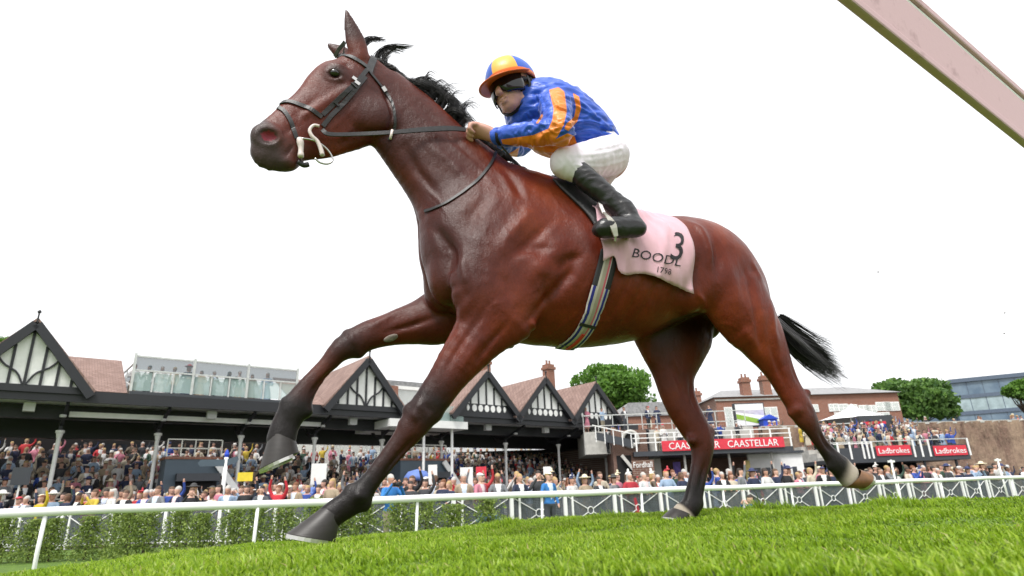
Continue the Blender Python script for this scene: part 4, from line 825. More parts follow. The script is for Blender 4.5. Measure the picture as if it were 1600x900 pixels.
for i in range(9):
    r = along(crest, .6+.36*rnd.random()); k = rnd.uniform(30, 46); lock(mane, [(r[0], r[1]-8, 0), (r[0]+k*.5, r[1]-38, .02), (r[0]+k, r[1]-30+rnd.uniform(-6, 12), .03)], 8, 1.6, .0015, 2.2)
for i in range(5): lock(mane, [(565+i, 78-i*4, .04), (578, 62-i*1.5, .03), (585+i*2, 58+i, .03), (594+i*3, 61+rnd.uniform(-4, 5), .03)], 16, 2.2, .0016, 1.6)   # forelock
for i in range(34):   # hair pressed down between hands and withers
    r = along([(722, 198), (760, 226), (805, 258)], rnd.random()); v = rnd.gauss(0, .012); k = rnd.uniform(12, 34)
    lock(mane, [(r[0], r[1]+5, v), (r[0]+k*.5, r[1]-3+k*.25, v), (r[0]+k, r[1]+k*.64+rnd.gauss(-2, 3), v)], 12, 2, .002)
strands('mane', mane)
tail = []; ctr = np.array([(1213, 503), (1240, 533), (1272, 562), (1316, 593)], float); nx = np.array([.62, -.78]); wd = [8, 16, 20, 15]
for i in range(70):
    q = max(-1.1, min(1.1, rnd.gauss(0, .55))); ln = rnd.uniform(.62, 1.06); v0 = rnd.gauss(0, .02); P = [c_+nx*q*w_ for c_, w_ in zip(ctr, wd)]; P = [P[0]]+[P[0]+(p-P[0])*ln for p in P[1:]]; P[-1] = P[-1]+np.array([rnd.gauss(2, 5), rnd.gauss(0, 5)])
    lock(tail, [(p[0], p[1], v0*(1+j)) for j, p in enumerate(P)], 18, 3.0, .0019, 2.2, .008)
for i in range(44):
    q = rnd.uniform(.5, 1.7); P = [c_+nx*q*w_ for c_, w_ in zip(ctr[:3], wd)]; P.append(P[-1]+np.array([rnd.uniform(12, 34), rnd.uniform(2, 22)])); lock(tail, [(p[0], p[1], 0) for p in P], 3, 2, .0012, 4)
strands('tail', tail)
h_ = hit(611, 528, .002)
mat('callus', (.22, .18, .16), rough=.8, var=.4, scale=60)
V_, F_ = ellipsoid(h_[0], (.034, .006, .016), np.array([HU*.92+np.array([0, 0, -.0])+np.array([0,0,.3]), np.array(h_[1]), np.cross(HU, h_[1])])); hpart('chestnut', np.array(V_), F_, 'callus')
# ================================================================== tack
mat('leather', (.020, .019, .021), rough=.42, var=.4, scale=60, bump=.15, bscale=300); mat('leather_grey', (.05, .05, .055), rough=.5, var=.3, scale=60)
mat('rubber', (.016, .015, .017), rough=.6, var=.3); mat('bit_white', (.70, .60, .58), rough=.4, var=.1); mat('bit_steel', (.55, .54, .52), rough=.25, metal=1)
def ribbon(P, N, w, th=.004, mb=None):
    mb = mb or MB(); P = np.array(P); N = np.array(N); V = []; n = len(P)
    for i in range(n):
        t = P[min(i+1, n-1)]-P[max(i-1, 0)]; t /= np.linalg.norm(t)+1e-9; s = np.cross(N[i], t); s /= np.linalg.norm(s)+1e-9; wi = w[i] if hasattr(w, '__len__') else w
        V += [P[i]-s*wi/2, P[i]+s*wi/2, P[i]+s*wi*.46+N[i]*th, P[i]-s*wi*.46+N[i]*th]
    mb.add(V, [(i*4+q, i*4+(q+1) % 4, i*4+4+(q+1) % 4, i*4+4+q) for i in range(n-1) for q in range(4)]+[(3, 2, 1, 0), tuple(n*4-4+q for q in range(4))]); return mb
def strap(name, L, w, m, parent, mirror=True, off=.003, th=.0045, n=26, head=True):
    """strap drawn on the near side of the animal and continued, mirrored, on the far side"""
    S = spl(L, n); P = []; N = []
    for x, y in S:
        h = hit(x, y, off)
        if h is None or (P and np.linalg.norm(np.array(h[0])-P[-1]) > .12): continue
        P.append(np.array(h[0])); N.append(np.array(h[1]))
    if len(P) > 4:
        for _ in range(2): P = [P[0]]+[(P[i-1]+2*P[i]+P[i+1])/4 for i in range(1, len(P)-1)]+[P[-1]]
    mb = ribbon(P, N, w, th)
    if mirror:
        P2 = []; N2 = []
        for p in P:
            q = (p-HO)@HM; x0 = proj(p)[0]; q[1] = 2*(hv(x0) if head else 0)-q[1]; r = BV.find_nearest(Vector(to_w(q))); P2.append(np.array(r[0])+np.array(r[1])*off); N2.append(np.array(r[1]))
        ribbon(P2, N2, w, th, mb)
        if np.linalg.norm(P[0]-P2[0]) < .14: ribbon([P[0], (P[0]+P2[0])/2+(N[0]+N2[0])*.004, P2[0]], [N[0], (N[0]+N2[0])/2, N2[0]], w, th, mb)
    return hpart(name, np.array(mb.v), mb.f, m, False, parent)
bridle = empty('bridle', to_w(px(505, 195, .1)), 'grey leather racing bridle with noseband and reins on the horse head', 'bridle')
strap('browband', [(516, 92), (527, 87), (547, 89), (562, 97), (574, 106)], .017, 'leather_grey', bridle)
strap('headpiece', [(584, 90), (580, 101), (576, 113)], .032, 'leather_grey', bridle)
ck = strap('cheekpiece', [(573, 110), (558, 128), (536, 148), (518, 166), (504, 180)], .020, 'leather', bridle)
strap('cheekpiece', [(571, 121), (554, 141), (536, 163), (518, 181), (504, 198)], .020, 'leather', bridle)
strap('keeper', [(548, 132), (556, 139)], .010, 'leather', bridle, False, .008); strap('keeper', [(521, 160), (529, 167)], .010, 'leather', bridle, False, .008)
strap('noseband', [(438, 163), (446, 160), (456, 160), (473, 166), (487, 172), (503, 184)], .019, 'leather', bridle)
strap('flash_strap', [(434, 168), (444, 174), (453, 188), (458, 201), (463, 217)], .018, 'leather', bridle)
strap('throatlatch', [(578, 114), (593, 133), (604, 145), (613, 162), (617, 182), (616, 203), (608, 219)], .012, 'leather', bridle)
for L in (((549, 122), (556, 127)), ((554, 129), (561, 134)), ((599, 137), (604, 144))):
    a, b = hit(*L[0], .010), hit(*L[1], .010)
    if a and b: mb = MB(); mb.bar(a[0], b[0], .016, .005, tuple(a[1])); hpart('buckle', np.array(mb.v), mb.f, 'bit_steel', False, bridle)
def hpts(L, dv): return [to_w(px(x, y, hv(x)+dv)) for x, y in L]
mb = MB(); mb.tube(spl(hpts([(499, 197), (490, 196), (484, 203), (487, 212), (496, 221), (501, 232), (504, 243)], .062), 24).tolist(), [.006+.004*(i/23) for i in range(24)], 8); bitp = hpart('bit', np.array(mb.v), mb.f, 'bit_white', True, bridle)
mb = MB(); mb.tube(spl(hpts([(470, 216), (489, 219), (504, 227), (515, 238), (520, 250), (512, 256), (500, 254), (492, 247)], .06), 30).tolist(), .0042, 8); hpart('bit_ring', np.array(mb.v), mb.f, 'bit_steel', True, bitp)
mb = MB(); mb.tube(spl(hpts([(468, 216), (470, 228), (470, 238), (470, 246)], .052), 12).tolist(), [.011, .014, .015, .014, .012, .011, .011, .011, .012, .013, .013, .009], 8); hpart('bit_guard', np.array(mb.v), mb.f, 'bit_white', True, bitp)
mb = MB(); mb.tube(spl(hpts([(466, 252), (474, 258), (482, 257)], .03), 8).tolist(), .011, 8); hpart('curb_strap', np.array(mb.v), mb.f, 'leather', True, bridle)
rl = [(503, 203, hv(503)+.07), (515, 210, hv(515)+.075), (557, 210, .115), (615, 207, .125), (660, 203, .125), (703, 201, .12), (728, 203, .105)]
P = spl([to_w(px(*q)) for q in rl], 40); nn = np.tile(HN, (40, 1)); ribbon_mb = ribbon(P, nn, [.019]*20+[.02+.006*math.sin(i*.16) for i in range(20)], .005)
rr = hpart('rein', np.array(ribbon_mb.v), ribbon_mb.f, 'leather', False, bridle)
rl2 = [(503, 203, hv(503)-.07), (557, 212, -.06), (615, 208, -.1), (660, 204, -.1), (726, 205, -.05)]; P = spl([to_w(px(*q)) for q in rl2], 30); m2 = ribbon(P, np.tile(-HN, (30, 1)), .019, .005); hpart('rein', np.array(m2.v), m2.f, 'leather', False, bridle)
a = to_w(px(613, 203, .13)); b = to_w(px(610, 217, .128)); mb = MB(); mb.tube([a, (a+b)/2, b], .006, 8); hpart('rein_stop', np.array(mb.v), mb.f, 'bit_white', True, rr)
neckstrap = empty('neck_strap', to_w(px(700, 316, .16)), 'thin dark leather strap looped round the base of the horse neck', 'strap')
strap('strap', [(776, 230), (769, 252), (752, 276), (732, 294), (700, 316), (676, 327), (664, 330)], .013, 'leather', neckstrap, True, .003, .004, 34, False)
# ---- saddle cloth: wraps over the back, hanging edge follows the body
mat('cloth_pink', (.66, .40, .47), rough=.75, var=.06, scale=4, sheen=.2, bump=.25, bscale=9); mat('print_black', (.015, .013, .018), rough=.7)
def wrap(u0, u1, edge, nu=46, nv=70, off=.012, wav=.012, th=.004, wc=None):
    """sheet over the back between u0 and u1; edge(x) = pixel height of the near hem"""
    wc = wc or px(1000, 430)[2]; rows = []
    for i, u in enumerate(np.linspace(u0, u1, nu)):
        row = []
        for t in np.linspace(-.75, PI+.75, 700):
            ue = u0+(u-u0)*(1-.24*float(sstep(.55, 1.25, math.sin(max(0, min(PI, t)))*1.3))); c = to_w((ue, 0, wc)); d = to_w((ue, math.cos(t), wc+math.sin(t)))-c; r = BV.ray_cast(Vector(c), Vector(d))
            p = np.array(r[0]); pj = proj(p); row.append((p, d, t, pj))
        k0 = next((k for k, (p, d, t, pj) in enumerate(row) if t > -.72 and pj[1] < edge(u, pj[0]) and pj[0] > 0), 0)
        row = row[k0:700-k0-1]; ts = np.linspace(0, len(row)-1, nv).astype(int); rr_ = []
        for j, q in enumerate(ts):
            p, d, t, pj = row[q]; e = max(0, 1-j/nv*3.2); e2 = max(0, 1-(nv-1-j)/nv*3.2); e = max(e, e2)
            fold = math.exp(-((j-9-i*.42)/2.0)**2)*.016*min(1, i/8)+math.exp(-((j-16-i*.2)/1.8)**2)*.014+math.exp(-((i-9-j*.25)/1.6)**2)*.018*(j < 34)+.016*math.exp(-((i-44)/3)**2)*(j < 30)+math.exp(-((i-26-j*.5)/1.8)**2)*.010*(j < 30)+.004*math.sin(i*.9+j*.5)*(j < 36)
            fold *= max(0, min(1, (27-j)/7)); wv = fold+wav*e*(math.sin(i*.55+j*.08)*.5+.5*math.sin(i*.23+1.7-j*.12)+.9)+.004*math.sin(j*.5+i*.35)*e
            rr_.append(p+d*(off+wv))
        rows.append(rr_)
    V = np.array(rows).reshape(-1, 3); Fs = [(i*nv+j, (i+1)*nv+j, (i+1)*nv+j+1, i*nv+j+1) for i in range(nu-1) for j in range(nv-1)]
    return V, Fs
ce = spl([(915, 414), (935, 411), (948, 405), (957, 404), (963, 424), (975, 430), (1003, 428), (1040, 441), (1065, 452), (1082, 458)], 60)
V_, F_ = wrap(px(937, 390, .27)[0], px(1072, 420, .22)[0], lambda u, x: np.interp(x, ce[:, 0], ce[:, 1]))
cloth = mesh_np('saddle_cloth', V_-np.array(to_w(px(1000, 400))), F_, 'cloth_pink', None, True); cloth.location = to_w(px(1000, 400))
tag(cloth, 'pale pink number cloth lettered 1798 hanging over the horse back', 'saddle cloth')
md = cloth.modifiers.new('thick', 'SOLIDIFY'); md.thickness = .003; md.offset = 1
BC = BVHTree.FromPolygons(V_.tolist(), F_)
def print_text(txt, x, y, size, rot=0, name='lettering', shear=0., sx=1.):
    cu = bpy.data.curves.new('txt', 'FONT'); cu.body = txt; cu.size = 1; cu.resolution_u = 3
    ob = bpy.data.objects.new('txt', cu); COL.objects.link(ob); dg = bpy.context.evaluated_depsgraph_get(); me = ob.evaluated_get(dg).to_mesh()
    bm = bmesh.new(); bm.from_mesh(me); bmesh.ops.triangulate(bm, faces=bm.faces); bmesh.ops.subdivide_edges(bm, edges=[e for e in bm.edges if e.calc_length() > .15], cuts=2); bmesh.ops.triangulate(bm, faces=bm.faces)
    Vp = []; ok = True
    for v in bm.verts:
        a, b = v.co.x*sx+v.co.y*shear, v.co.y; X = x+size*(a*math.cos(rot)+b*math.sin(rot)); Y = y+size*(a*math.sin(rot)-b*math.cos(rot))
        h = hit(X, Y, .003, BC); Vp.append(np.array(h[0])-ray(X, Y)*.0035 if h else None)
    Fs = [[v.index for v in f.verts] for f in bm.faces if all(Vp[v.index] is not None for v in f.verts)]
    Vp = [p if p is not None else np.zeros(3) for p in Vp]; bm.free(); bpy.data.objects.remove(ob); bpy.data.curves.remove(cu)
    if Fs:
        o = mesh_np(name, np.array([p-np.array(cloth.location) if abs(p).sum() else p for p in Vp]), Fs, 'print_black', cloth); return o
print_text('BOODL', 985, 401, 20, .2, sx=1.15, shear=.1); print_text('1798', 1024, 425, 13, .18, sx=.95); print_text('3', 1043, 404, 62, .16, 'number', sx=.82)
# ---- girth: striped webbing from the cloth down round the belly
gc = [(952, 394), (946, 420), (939, 446), (930, 475), (921, 500), (908, 522), (893, 537), (878, 544)]
def girth_mat(n):
    s = n.attr('across'); l = n.attr('along')
    c = n.ramp(s, [(0, (.42, .38, .36)), (.08, (.015, .02, .20)), (.22, (.50, .46, .46)), (.32, (.50, .10, .14)), (.42, (.33, .29, .23)), (.62, (.45, .41, .36)), (.76, (.015, .02, .20)), (.92, (.46, .43, .4))]); 
    n.n[-1].color_ramp.interpolation = 'CONSTANT' if n.n[-1].bl_idname == 'ShaderNodeValToRGB' else None
    n.col(n.mix(n.math('GREATER_THAN', n.math('MULTIPLY', n.math('LESS_THAN', l, .3), n.math('GREATER_THAN', n.math('ABSOLUTE', n.math('SUBTRACT', s, .5)), .22)), .5), c, (.02, .02, .022)))
mat('girth_webbing', rough=.8, fn=girth_mat)
S = spl(gc, 40); P = []; N = []
for x, y in S:
    h = hit(x, y, .004)
    if h: P.append(np.array(h[0])); N.append(np.array(h[1]))
for _ in range(4): P = [P[0]]+[(P[i-1]+2*P[i]+P[i+1])/4 for i in range(1, len(P)-1)]+[P[-1]]
# carry the band on below the belly and up the far side
q = (np.array(P)-HO)@HM; q2 = q[::-1].copy(); q2[:, 1] *= -1; far = []; fn_ = []
for p in q2:
    r = BV.find_nearest(Vector(to_w(p))); far.append(np.array(r[0])+np.array(r[1])*.004); fn_.append(np.array(r[1]))
P += far; N += fn_; n_ = len(P); V_ = []; ac = []; al = []
for i in range(n_):
    t = P[min(i+1, n_-1)]-P[max(i-1, 0)]; t /= np.linalg.norm(t); s = np.cross(N[i], t); s /= np.linalg.norm(s)
    for j in range(9): V_.append(P[i]+s*(j/8-.5)*.078+N[i]*.003*math.sin(j/8*PI)); ac.append(1-j/8); al.append(i/n_*2)
gobj = hpart('girth', np.array(V_), [(i*9+j, i*9+j+1, (i+1)*9+j+1, (i+1)*9+j) for i in range(n_-1) for j in range(8)], 'girth_webbing'); gobj.parent = None; gobj.location = horse.location
add_attr(gobj, 'across', ac); add_attr(gobj, 'along', al); tag(gobj, 'striped white, blue and red girth strap buckled round the horse belly', 'girth')
md = gobj.modifiers.new('thick', 'SOLIDIFY'); md.thickness = .004
k_ = 24; mb = MB(); sA = np.array(V_[k_*9]); sB = np.array(V_[k_*9+8]); mb.bar(sA+N[k_]*.006, sB+N[k_]*.006, .014, .006, tuple(N[k_])); go = mesh_np('keeper', np.array(mb.v)-np.array(horse.location), mb.f, 'leather', gobj)
mb = MB(); ks = range(27, 37); ribbon([np.array(V_[k*9+4])+N[k]*.007 for k in ks], [N[k] for k in ks], .015, .004, mb); mat('strap_red', (.55, .04, .02), rough=.6); mesh_np('strap_end', np.array(mb.v)-np.array(horse.location), mb.f, 'strap_red', gobj)
# ---- saddle
def patch(poly, off, th, name, m, parent, bv=None, step=5.):
    from mathutils.geometry import delaunay_2d_cdt
    B = spl(poly+[poly[0]], 60)[:-1]; xs, ys = B[:, 0], B[:, 1]
    def inside(x, y):
        c = False; n = len(B)
        for i in range(n):
            a, b = B[i], B[(i+1) % n]
            if (a[1] > y) != (b[1] > y) and x < (b[0]-a[0])*(y-a[1])/(b[1]-a[1])+a[0]: c = not c
        return c
    pts = [tuple(p) for p in B]+[(x, y) for x in np.arange(xs.min(), xs.max(), step) for y in np.arange(ys.min(), ys.max(), step) if inside(x, y) and np.min(np.hypot(xs-x, ys-y)) > step*.5]
    r = delaunay_2d_cdt([Vector(p) for p in pts], [(i, (i+1) % len(B)) for i in range(len(B))], [], 1, 1e-5)
    V = []; ok = []
    for p in r[0]:
        h = hit(p[0], p[1], off, bv); V.append(np.array(h[0]) if h else np.zeros(3)); ok.append(h is not None)
    Fs = [tuple(f) for f in r[2] if all(ok[i] for i in f)]; loc = np.array(parent.location) if parent else np.zeros(3)
    o = mesh_np(name, np.array(V)-loc, Fs, m, parent, True); md = o.modifiers.new('thick', 'SOLIDIFY'); md.thickness = th; md.offset = 0; return o
mat('saddle_black', (.016, .016, .018), rough=.5, var=.3, scale=30, bump=.2, bscale=120)
saddle = empty('saddle', to_w(px(905, 320, .2)), 'small black racing saddle under the crouching jockey', 'saddle')
patch([(862, 283), (885, 285), (908, 295), (927, 310), (940, 330), (942, 352), (936, 372), (926, 352), (913, 334), (895, 316), (876, 298)], .012, .010, 'flap', 'saddle_black', saddle)
sv = [px(862, 283), px(880, 287), px(900, 296), px(922, 308), px(945, 322)]; V_ = []; 
for i, p in enumerate(spl(sv, 14)):
    f = i/13; hw = .05+.10*math.sin(f*PI*.8)**1.2
    for j in range(9):
        a = (j/8-.5)*2; V_.append(to_w(np.array([p[0], a*hw, p[2]+.03+.03*f*(f > .6)-abs(a)**2*.07])))
so_ = hpart('seat', np.array(V_), [(i*9+j, i*9+j+1, (i+1)*9+j+1, (i+1)*9+j) for i in range(13) for j in range(8)], 'saddle_black', True, saddle); md = so_.modifiers.new('thick', 'SOLIDIFY'); md.thickness = .02
# ================================================================== the jockey
mat('skin', (.60, .31, .25), rough=.5, var=.12, scale=14); mat('breeches_white', (.82, .76, .86), rough=.7, var=.03, bump=.35, bscale=14); mat('boot_black', (.018, .018, .020), rough=.33, var=.3, scale=30, bump=.3, bscale=26); mat('silk', rough=.45, fn=lambda n: None)
jk = empty('person', to_w(px(905, 300)), 'jockey in blue and orange silks crouching over the galloping horse', 'person')
def jpart(name, V, Fs, m, smooth=True, parent=None):
    if isinstance(Fs, np.ndarray): Fs = Fs[:, ::-1]
    return mesh_np(name, np.asarray(V)-np.array(jk.location), Fs, m, parent or jk, smooth)
HC = px(800, 142, .05)                                                   # head frame
h_up = np.array([-.27, .05, .96]); h_up /= np.linalg.norm(h_up); h_f = np.array([-.80, .56, -.20]); h_f -= h_up*(h_f@h_up); h_f /= np.linalg.norm(h_f); h_s = np.cross(h_up, h_f)   # h_s to the jockey's left = towards the camera
if h_s[1] < 0: h_s = -h_s
HAX = np.stack([h_f, h_s, h_up])
HS = 1.13
def hd(f, s, t): return HC+(h_f*f+h_s*s+h_up*t)*HS
# skeleton joints
sh = px(868, 160, .17); el = px(871, 205, .33); wr = px(776, 214, .13); kn = px(745, 204, .10)
sh2 = px(842, 172, -.17); el2 = px(812, 226, -.30); wr2 = px(772, 224, -.10); kn2 = px(752, 214, -.05)
hip = px(951, 244, .09); knee = px(889, 257, .24); ank = px(976, 330, .31)
hip2 = hip*np.array([1, -1, 1]); knee2 = knee*np.array([1, -1, 1]); ank2 = ank*np.array([1, -1, 1])
def make_body():
    S = SDF((-.75, -.42, 1.9), (.78, .5, 3.2), .0062)
    # head
    S.ell(hd(-.012, 0, .035), (0.1107, 0.0870, 0.1073), HAX, k=.02); S.ell(hd(.03, 0, -.035), (0.0701, 0.0655, 0.0847), HAX, k=.02); S.ell(hd(.055, 0, -.088), (0.0316, 0.0362, 0.0249), HAX, k=.02)
    S.cone(hd(.088, 0, .0), hd(.112, 0, -.034), (.010, .012), (.012, .015), h_s, .012); S.ell(hd(.105, 0, -.04), (0.0147, 0.0203, 0.0102), HAX, k=.008)
    for sg in (1, -1):
        S.ell(hd(.055, sg*.042, -.022), (0.0294, 0.0226, 0.0203), HAX, k=.015); S.cone(hd(.02, sg*.052, -.075), hd(-.02, sg*.062, -.035), (.014, .014), (.014, .014), h_s, .015)
        S.ell(hd(-.03, sg*.078, -.012), (0.0203, 0.0090, 0.0339), HAX, k=.006); S.ell(hd(.072, sg*.03, .02), (0.0226, 0.0203, 0.0147), HAX, k=.01, op='sub')
    S.ell(hd(.092, 0, -.064), (0.0113, 0.0271, 0.0068), HAX, k=.006); S.ell(hd(.088, 0, -.076), (0.0113, 0.0226, 0.0079), HAX, k=.006); S.ell(hd(.104, 0, -.0695), (0.0136, 0.0249, 0.0025), HAX, k=.003, op='sub')
    S.chain([(hd(-.02, 0, -.03), .055, .055), (lerp(hd(-.03, 0, -.1), px(862, 168), .4), .055, .058), (px(862, 170), .07, .09)], k=.02)
    # trunk and limbs under the clothes
    S.chain([stn((858, 142), (842, 220), .12), stn((905, 168), (872, 232), .12), stn((948, 205), (915, 248), .11), stn((968, 230), (935, 272), .11)], k=.03)
    S.chain([(sh, .04, .04), (el, .024, .024), (lerp(el, wr, .5), .026, .026), (wr, .026, .03)], k=.02); S.chain([(sh2, .04, .04), (el2, .024, .024), (wr2, .026, .03)], k=.02)
    S.chain([(hip, .07, .07), (knee, .045, .045)], k=.02); S.chain([(knee, .045, .045), (ank, .032, .032)], k=.02); S.chain([(hip2, .07, .07), (knee2, .045, .045)], k=.02); S.chain([(knee2, .045, .045), (ank2, .032, .032)], k=.02)
    S.chain([(ank, .032, .032), (px(985, 352, .33), .025, .025), (px(945, 357, .34), .02, .025)], k=.01)
    # hands closed on the reins
    for (w_, k_, dv) in ((wr, kn, 1), (wr2, kn2, -1)):
        dx, dy = (0, 0) if dv > 0 else (8, 10)
        S.chain([(w_, .022, .030), (lerp(w_, k_, .55)+np.array([0, 0, .004]), .020, .036), (k_, .018, .038)], lat=(.2, .9, .4), k=.012)
        for i, (l, o) in enumerate(((1.0, .030), (1.08, .010), (1.0, -.010), (.85, -.028))):
            b = k_+np.array([0, o*dv*.9, -.010*i+.012]); 
            S.chain([(b, .0105, .0105), (b+np.array([-.030*l, .004, -.002]), .0100, .0100), (b+np.array([-.040*l, .002, -.026]), .0095, .0095), (b+np.array([-.020*l, -.004, -.038]), .0085, .0085)], k=.004, sub=2)
        t0 = lerp(w_, k_, .35)+np.array([0, .012*dv, .018]); S.chain([(t0, .014, .014), (k_+np.array([.0, .012*dv, .026]), .0115, .0115), (k_+np.array([-.036, .016*dv, .018]), .009, .009)], k=.008, sub=2)
    return S.mesh(1)
V_, Q_ = make_body(); bo = jpart('body', to_w(V_), Q_, 'skin'); BF = BVHTree.FromPolygons(to_w(V_).tolist(), Q_.tolist())
def wrinkle(V, Q, amp, f):
    from mathutils import noise
    N = vnorm(V, Q); D = np.array([noise.noise(Vector(p*np.array(f)))+.5*noise.noise(Vector(p*np.array(f)*2.1)) for p in V]); D = 1-np.abs(D)*2.0
    return V+N*(D*amp)[:, None]
def folds(V, Q, lines):
    N = vnorm(V, Q); PXL = np.array([proj(p) for p in to_w(V)]); D = np.zeros(len(V)); near = sstep(-.05, .05, V[:, 1])
    for L, amp, w_ in lines:
        L = spl(L, 12); best = np.full(len(V), 1e4)
        for a_, b_ in zip(L[:-1], L[1:]):
            ab = b_-a_; t = np.clip(((PXL-a_)@ab)/(ab@ab), 0, 1); best = np.minimum(best, np.linalg.norm(PXL-a_-t[:, None]*ab, axis=1))
        D += amp*(np.exp(-(best/w_)**2)-.6*np.exp(-((best-w_*1.7)/w_)**2))*near
    return V+N*D[:, None]
# silks
def make_silks():
    S = SDF((-.3, -.48, 1.95), (.8, .55, 3.1), .0065)
    S.chain([stn((850, 130), (828, 226), .155), stn((880, 133), (845, 238), .17), stn((912, 158), (872, 244), .165), stn((936, 184), (902, 246), .148), stn((952, 206), (918, 248), .135)], k=.03)
    S.chain([(px(840, 158), .075, .07), (px(860, 168), .1, .1)], k=.03)
    S.chain([(lerp(sh, px(870, 180), .35), .085, .08), (lerp(sh, el, .3), .068, .068), (lerp(sh, el, .75), .060, .062), (el+np.array([.012, 0, 0]), .050, .054), (lerp(el, wr, .3), .049, .051), (lerp(el, wr, .7), .044, .046), (lerp(el, wr, .92), .034, .036), (lerp(el, wr, .985), .033, .036)], k=.025)
    S.chain([(sh2, .08, .08), (lerp(sh2, el2, .6), .062, .062), (el2, .055, .055), (lerp(el2, wr2, .5), .046, .048), (lerp(el2, wr2, .95), .035, .036)], k=.025)
    return S.mesh(1)
V_, Q_ = make_silks(); V_ = wrinkle(V_, Q_, .0085, (9, 13, 22))
for lam in (.4, -.3): V_ = V_+lam*(lap(V_, Q_)-V_)
V_ = folds(V_, Q_, [([(888, 212), (920, 204), (957, 211)], .007, 2.6), ([(890, 192), (925, 190), (956, 202)], .007, 2.4), ([(900, 165), (928, 180), (950, 196)], .006, 2.2), ([(884, 150), (905, 158), (930, 178)], .005, 2.2), ([(868, 232), (890, 224), (915, 222)], .007, 2.4), ([(850, 240), (872, 236), (900, 238)], .006, 2.2),
    ([(860, 188), (872, 194), (886, 190)], .006, 2.2), ([(858, 200), (868, 208), (880, 205)], .006, 2.), ([(846, 202), (852, 213), (856, 226)], .005, 2.), ([(826, 205), (832, 216), (832, 230)], .005, 2.), ([(806, 209), (811, 218), (810, 228)], .004, 1.8), ([(862, 150), (870, 165), (884, 172)], .005, 2.), ([(840, 150), (848, 165), (846, 182)], .005, 2.2), ([(826, 178), (836, 190), (850, 195)], .005, 2.)])
silk = jpart('silks', to_w(V_), Q_, None)
def pdist(P, poly):
    poly = np.array(poly, float); d, _ = polydist(P, np.concatenate([poly, poly[:1]])); ins = np.zeros(len(P), bool); n = len(poly)
    for i in range(n):
        a, b = poly[i], poly[(i+1) % n]; c = (a[1] > P[:, 1]) != (b[1] > P[:, 1]); ins ^= c & (P[:, 0] < (b[0]-a[0])*(P[:, 1]-a[1])/(b[1]-a[1]+1e-9)+a[0])
    return np.where(ins, -d, d)
PX = np.array([proj(p) for p in to_w(V_)]); dist = np.full(len(V_), 50.)
_pd = polydist
def polydist(P, line):
    best = np.full(len(P), 1e4); line = np.array(line, float)
    for a, b in zip(line[:-1], line[1:]):
        ab = b-a; t = np.clip(((P-a)@ab)/max(ab@ab, 1e-9), 0, 1); best = np.minimum(best, np.linalg.norm(P-a-t[:, None]*ab, axis=1))
    return best, None
far_side = V_[:, 1] < -.12
for poly, fs in (([(858, 140), (873, 136), (882, 143), (886, 173), (881, 195), (872, 212), (860, 225), (833, 233), (785, 225), (783, 218), (833, 211), (857, 201), (863, 187), (865, 170), (860, 150)], 0), ([(895, 145), (905, 151), (908, 170), (902, 190), (888, 205), (882, 201), (885, 193), (897, 183), (900, 167), (897, 153)], 0),
             ([(828, 236), (857, 223), (887, 208), (898, 213), (902, 227), (880, 238), (857, 250), (837, 248)], 0), ([(770, 224), (789, 226), (787, 234), (776, 238)], 1), ([(795, 240), (812, 230), (806, 252), (796, 250)], 1), ([(837, 193), (847, 177), (849, 181), (841, 193)], 0), ([(803, 186), (809, 184), (811, 203), (804, 203)], 1)):
    d = pdist(PX, poly); d[far_side != bool(fs)] = 50; dist = np.minimum(dist, d)
polydist = _pd
add_attr(silk, 'orange', dist)
def silkm(n):
    f = n.math('LESS_THAN', n.attr('orange'), 0.); c = n.mix(f, (.012, .085, .56), (.86, .23, .010)); n.col(c); n.b.inputs['Roughness'].default_value = .38; n.b.inputs['Sheen Weight'].default_value = .2
    n.bump(n.noise(1, 4, .6, n.mapping(n.coord(), (30, 30, 60), (.4, .3, 0))), .45, .006)
silk.data.materials.append(mat('silks_cloth', fn=silkm))
# breeches
S = SDF((-.05, -.4, 1.9), (.85, .4, 2.85), .0068)
S.chain([stn((950, 205), (920, 250), .125), stn((965, 230), (932, 274), .14), stn((962, 250), (938, 278), .13)], k=.03)
for f in (1, -1):
    g = lambda p: p*np.array([1, f, 1]); S.chain([(g(hip), .095, .098), (g(lerp(hip, knee, .5)+np.array([0, .01, -.005])), .088, .085), (g(lerp(hip, knee, .9)), .076, .07), (g(knee+np.array([-.018, 0, .003])), .066, .062), (g(lerp(knee, ank, .15)), .050, .050)], k=.03)
V_, Q_ = S.mesh(1); V_ = wrinkle(V_, Q_, .003, (15, 8, 11)); V_ = folds(V_, Q_, [([(895, 243), (935, 240), (972, 232)], 0.00165, 2.4), ([(900, 258), (940, 260), (976, 250)], 0.00193, 2.4), ([(912, 275), (942, 274), (970, 262)], 0.00165, 2.2), ([(884, 243), (892, 256), (904, 268)], 0.00165, 2.2), ([(905, 238), (915, 262), (930, 284)], 0.00138, 2.2), ([(872, 246), (880, 258), (878, 274)], 0.00138, 2.), ([(930, 232), (955, 228), (970, 222)], 0.00138, 2.2), ([(940, 282), (952, 268), (968, 254)], 0.00138, 2.)]); jpart('breeches', to_w(V_), Q_, 'breeches_white')
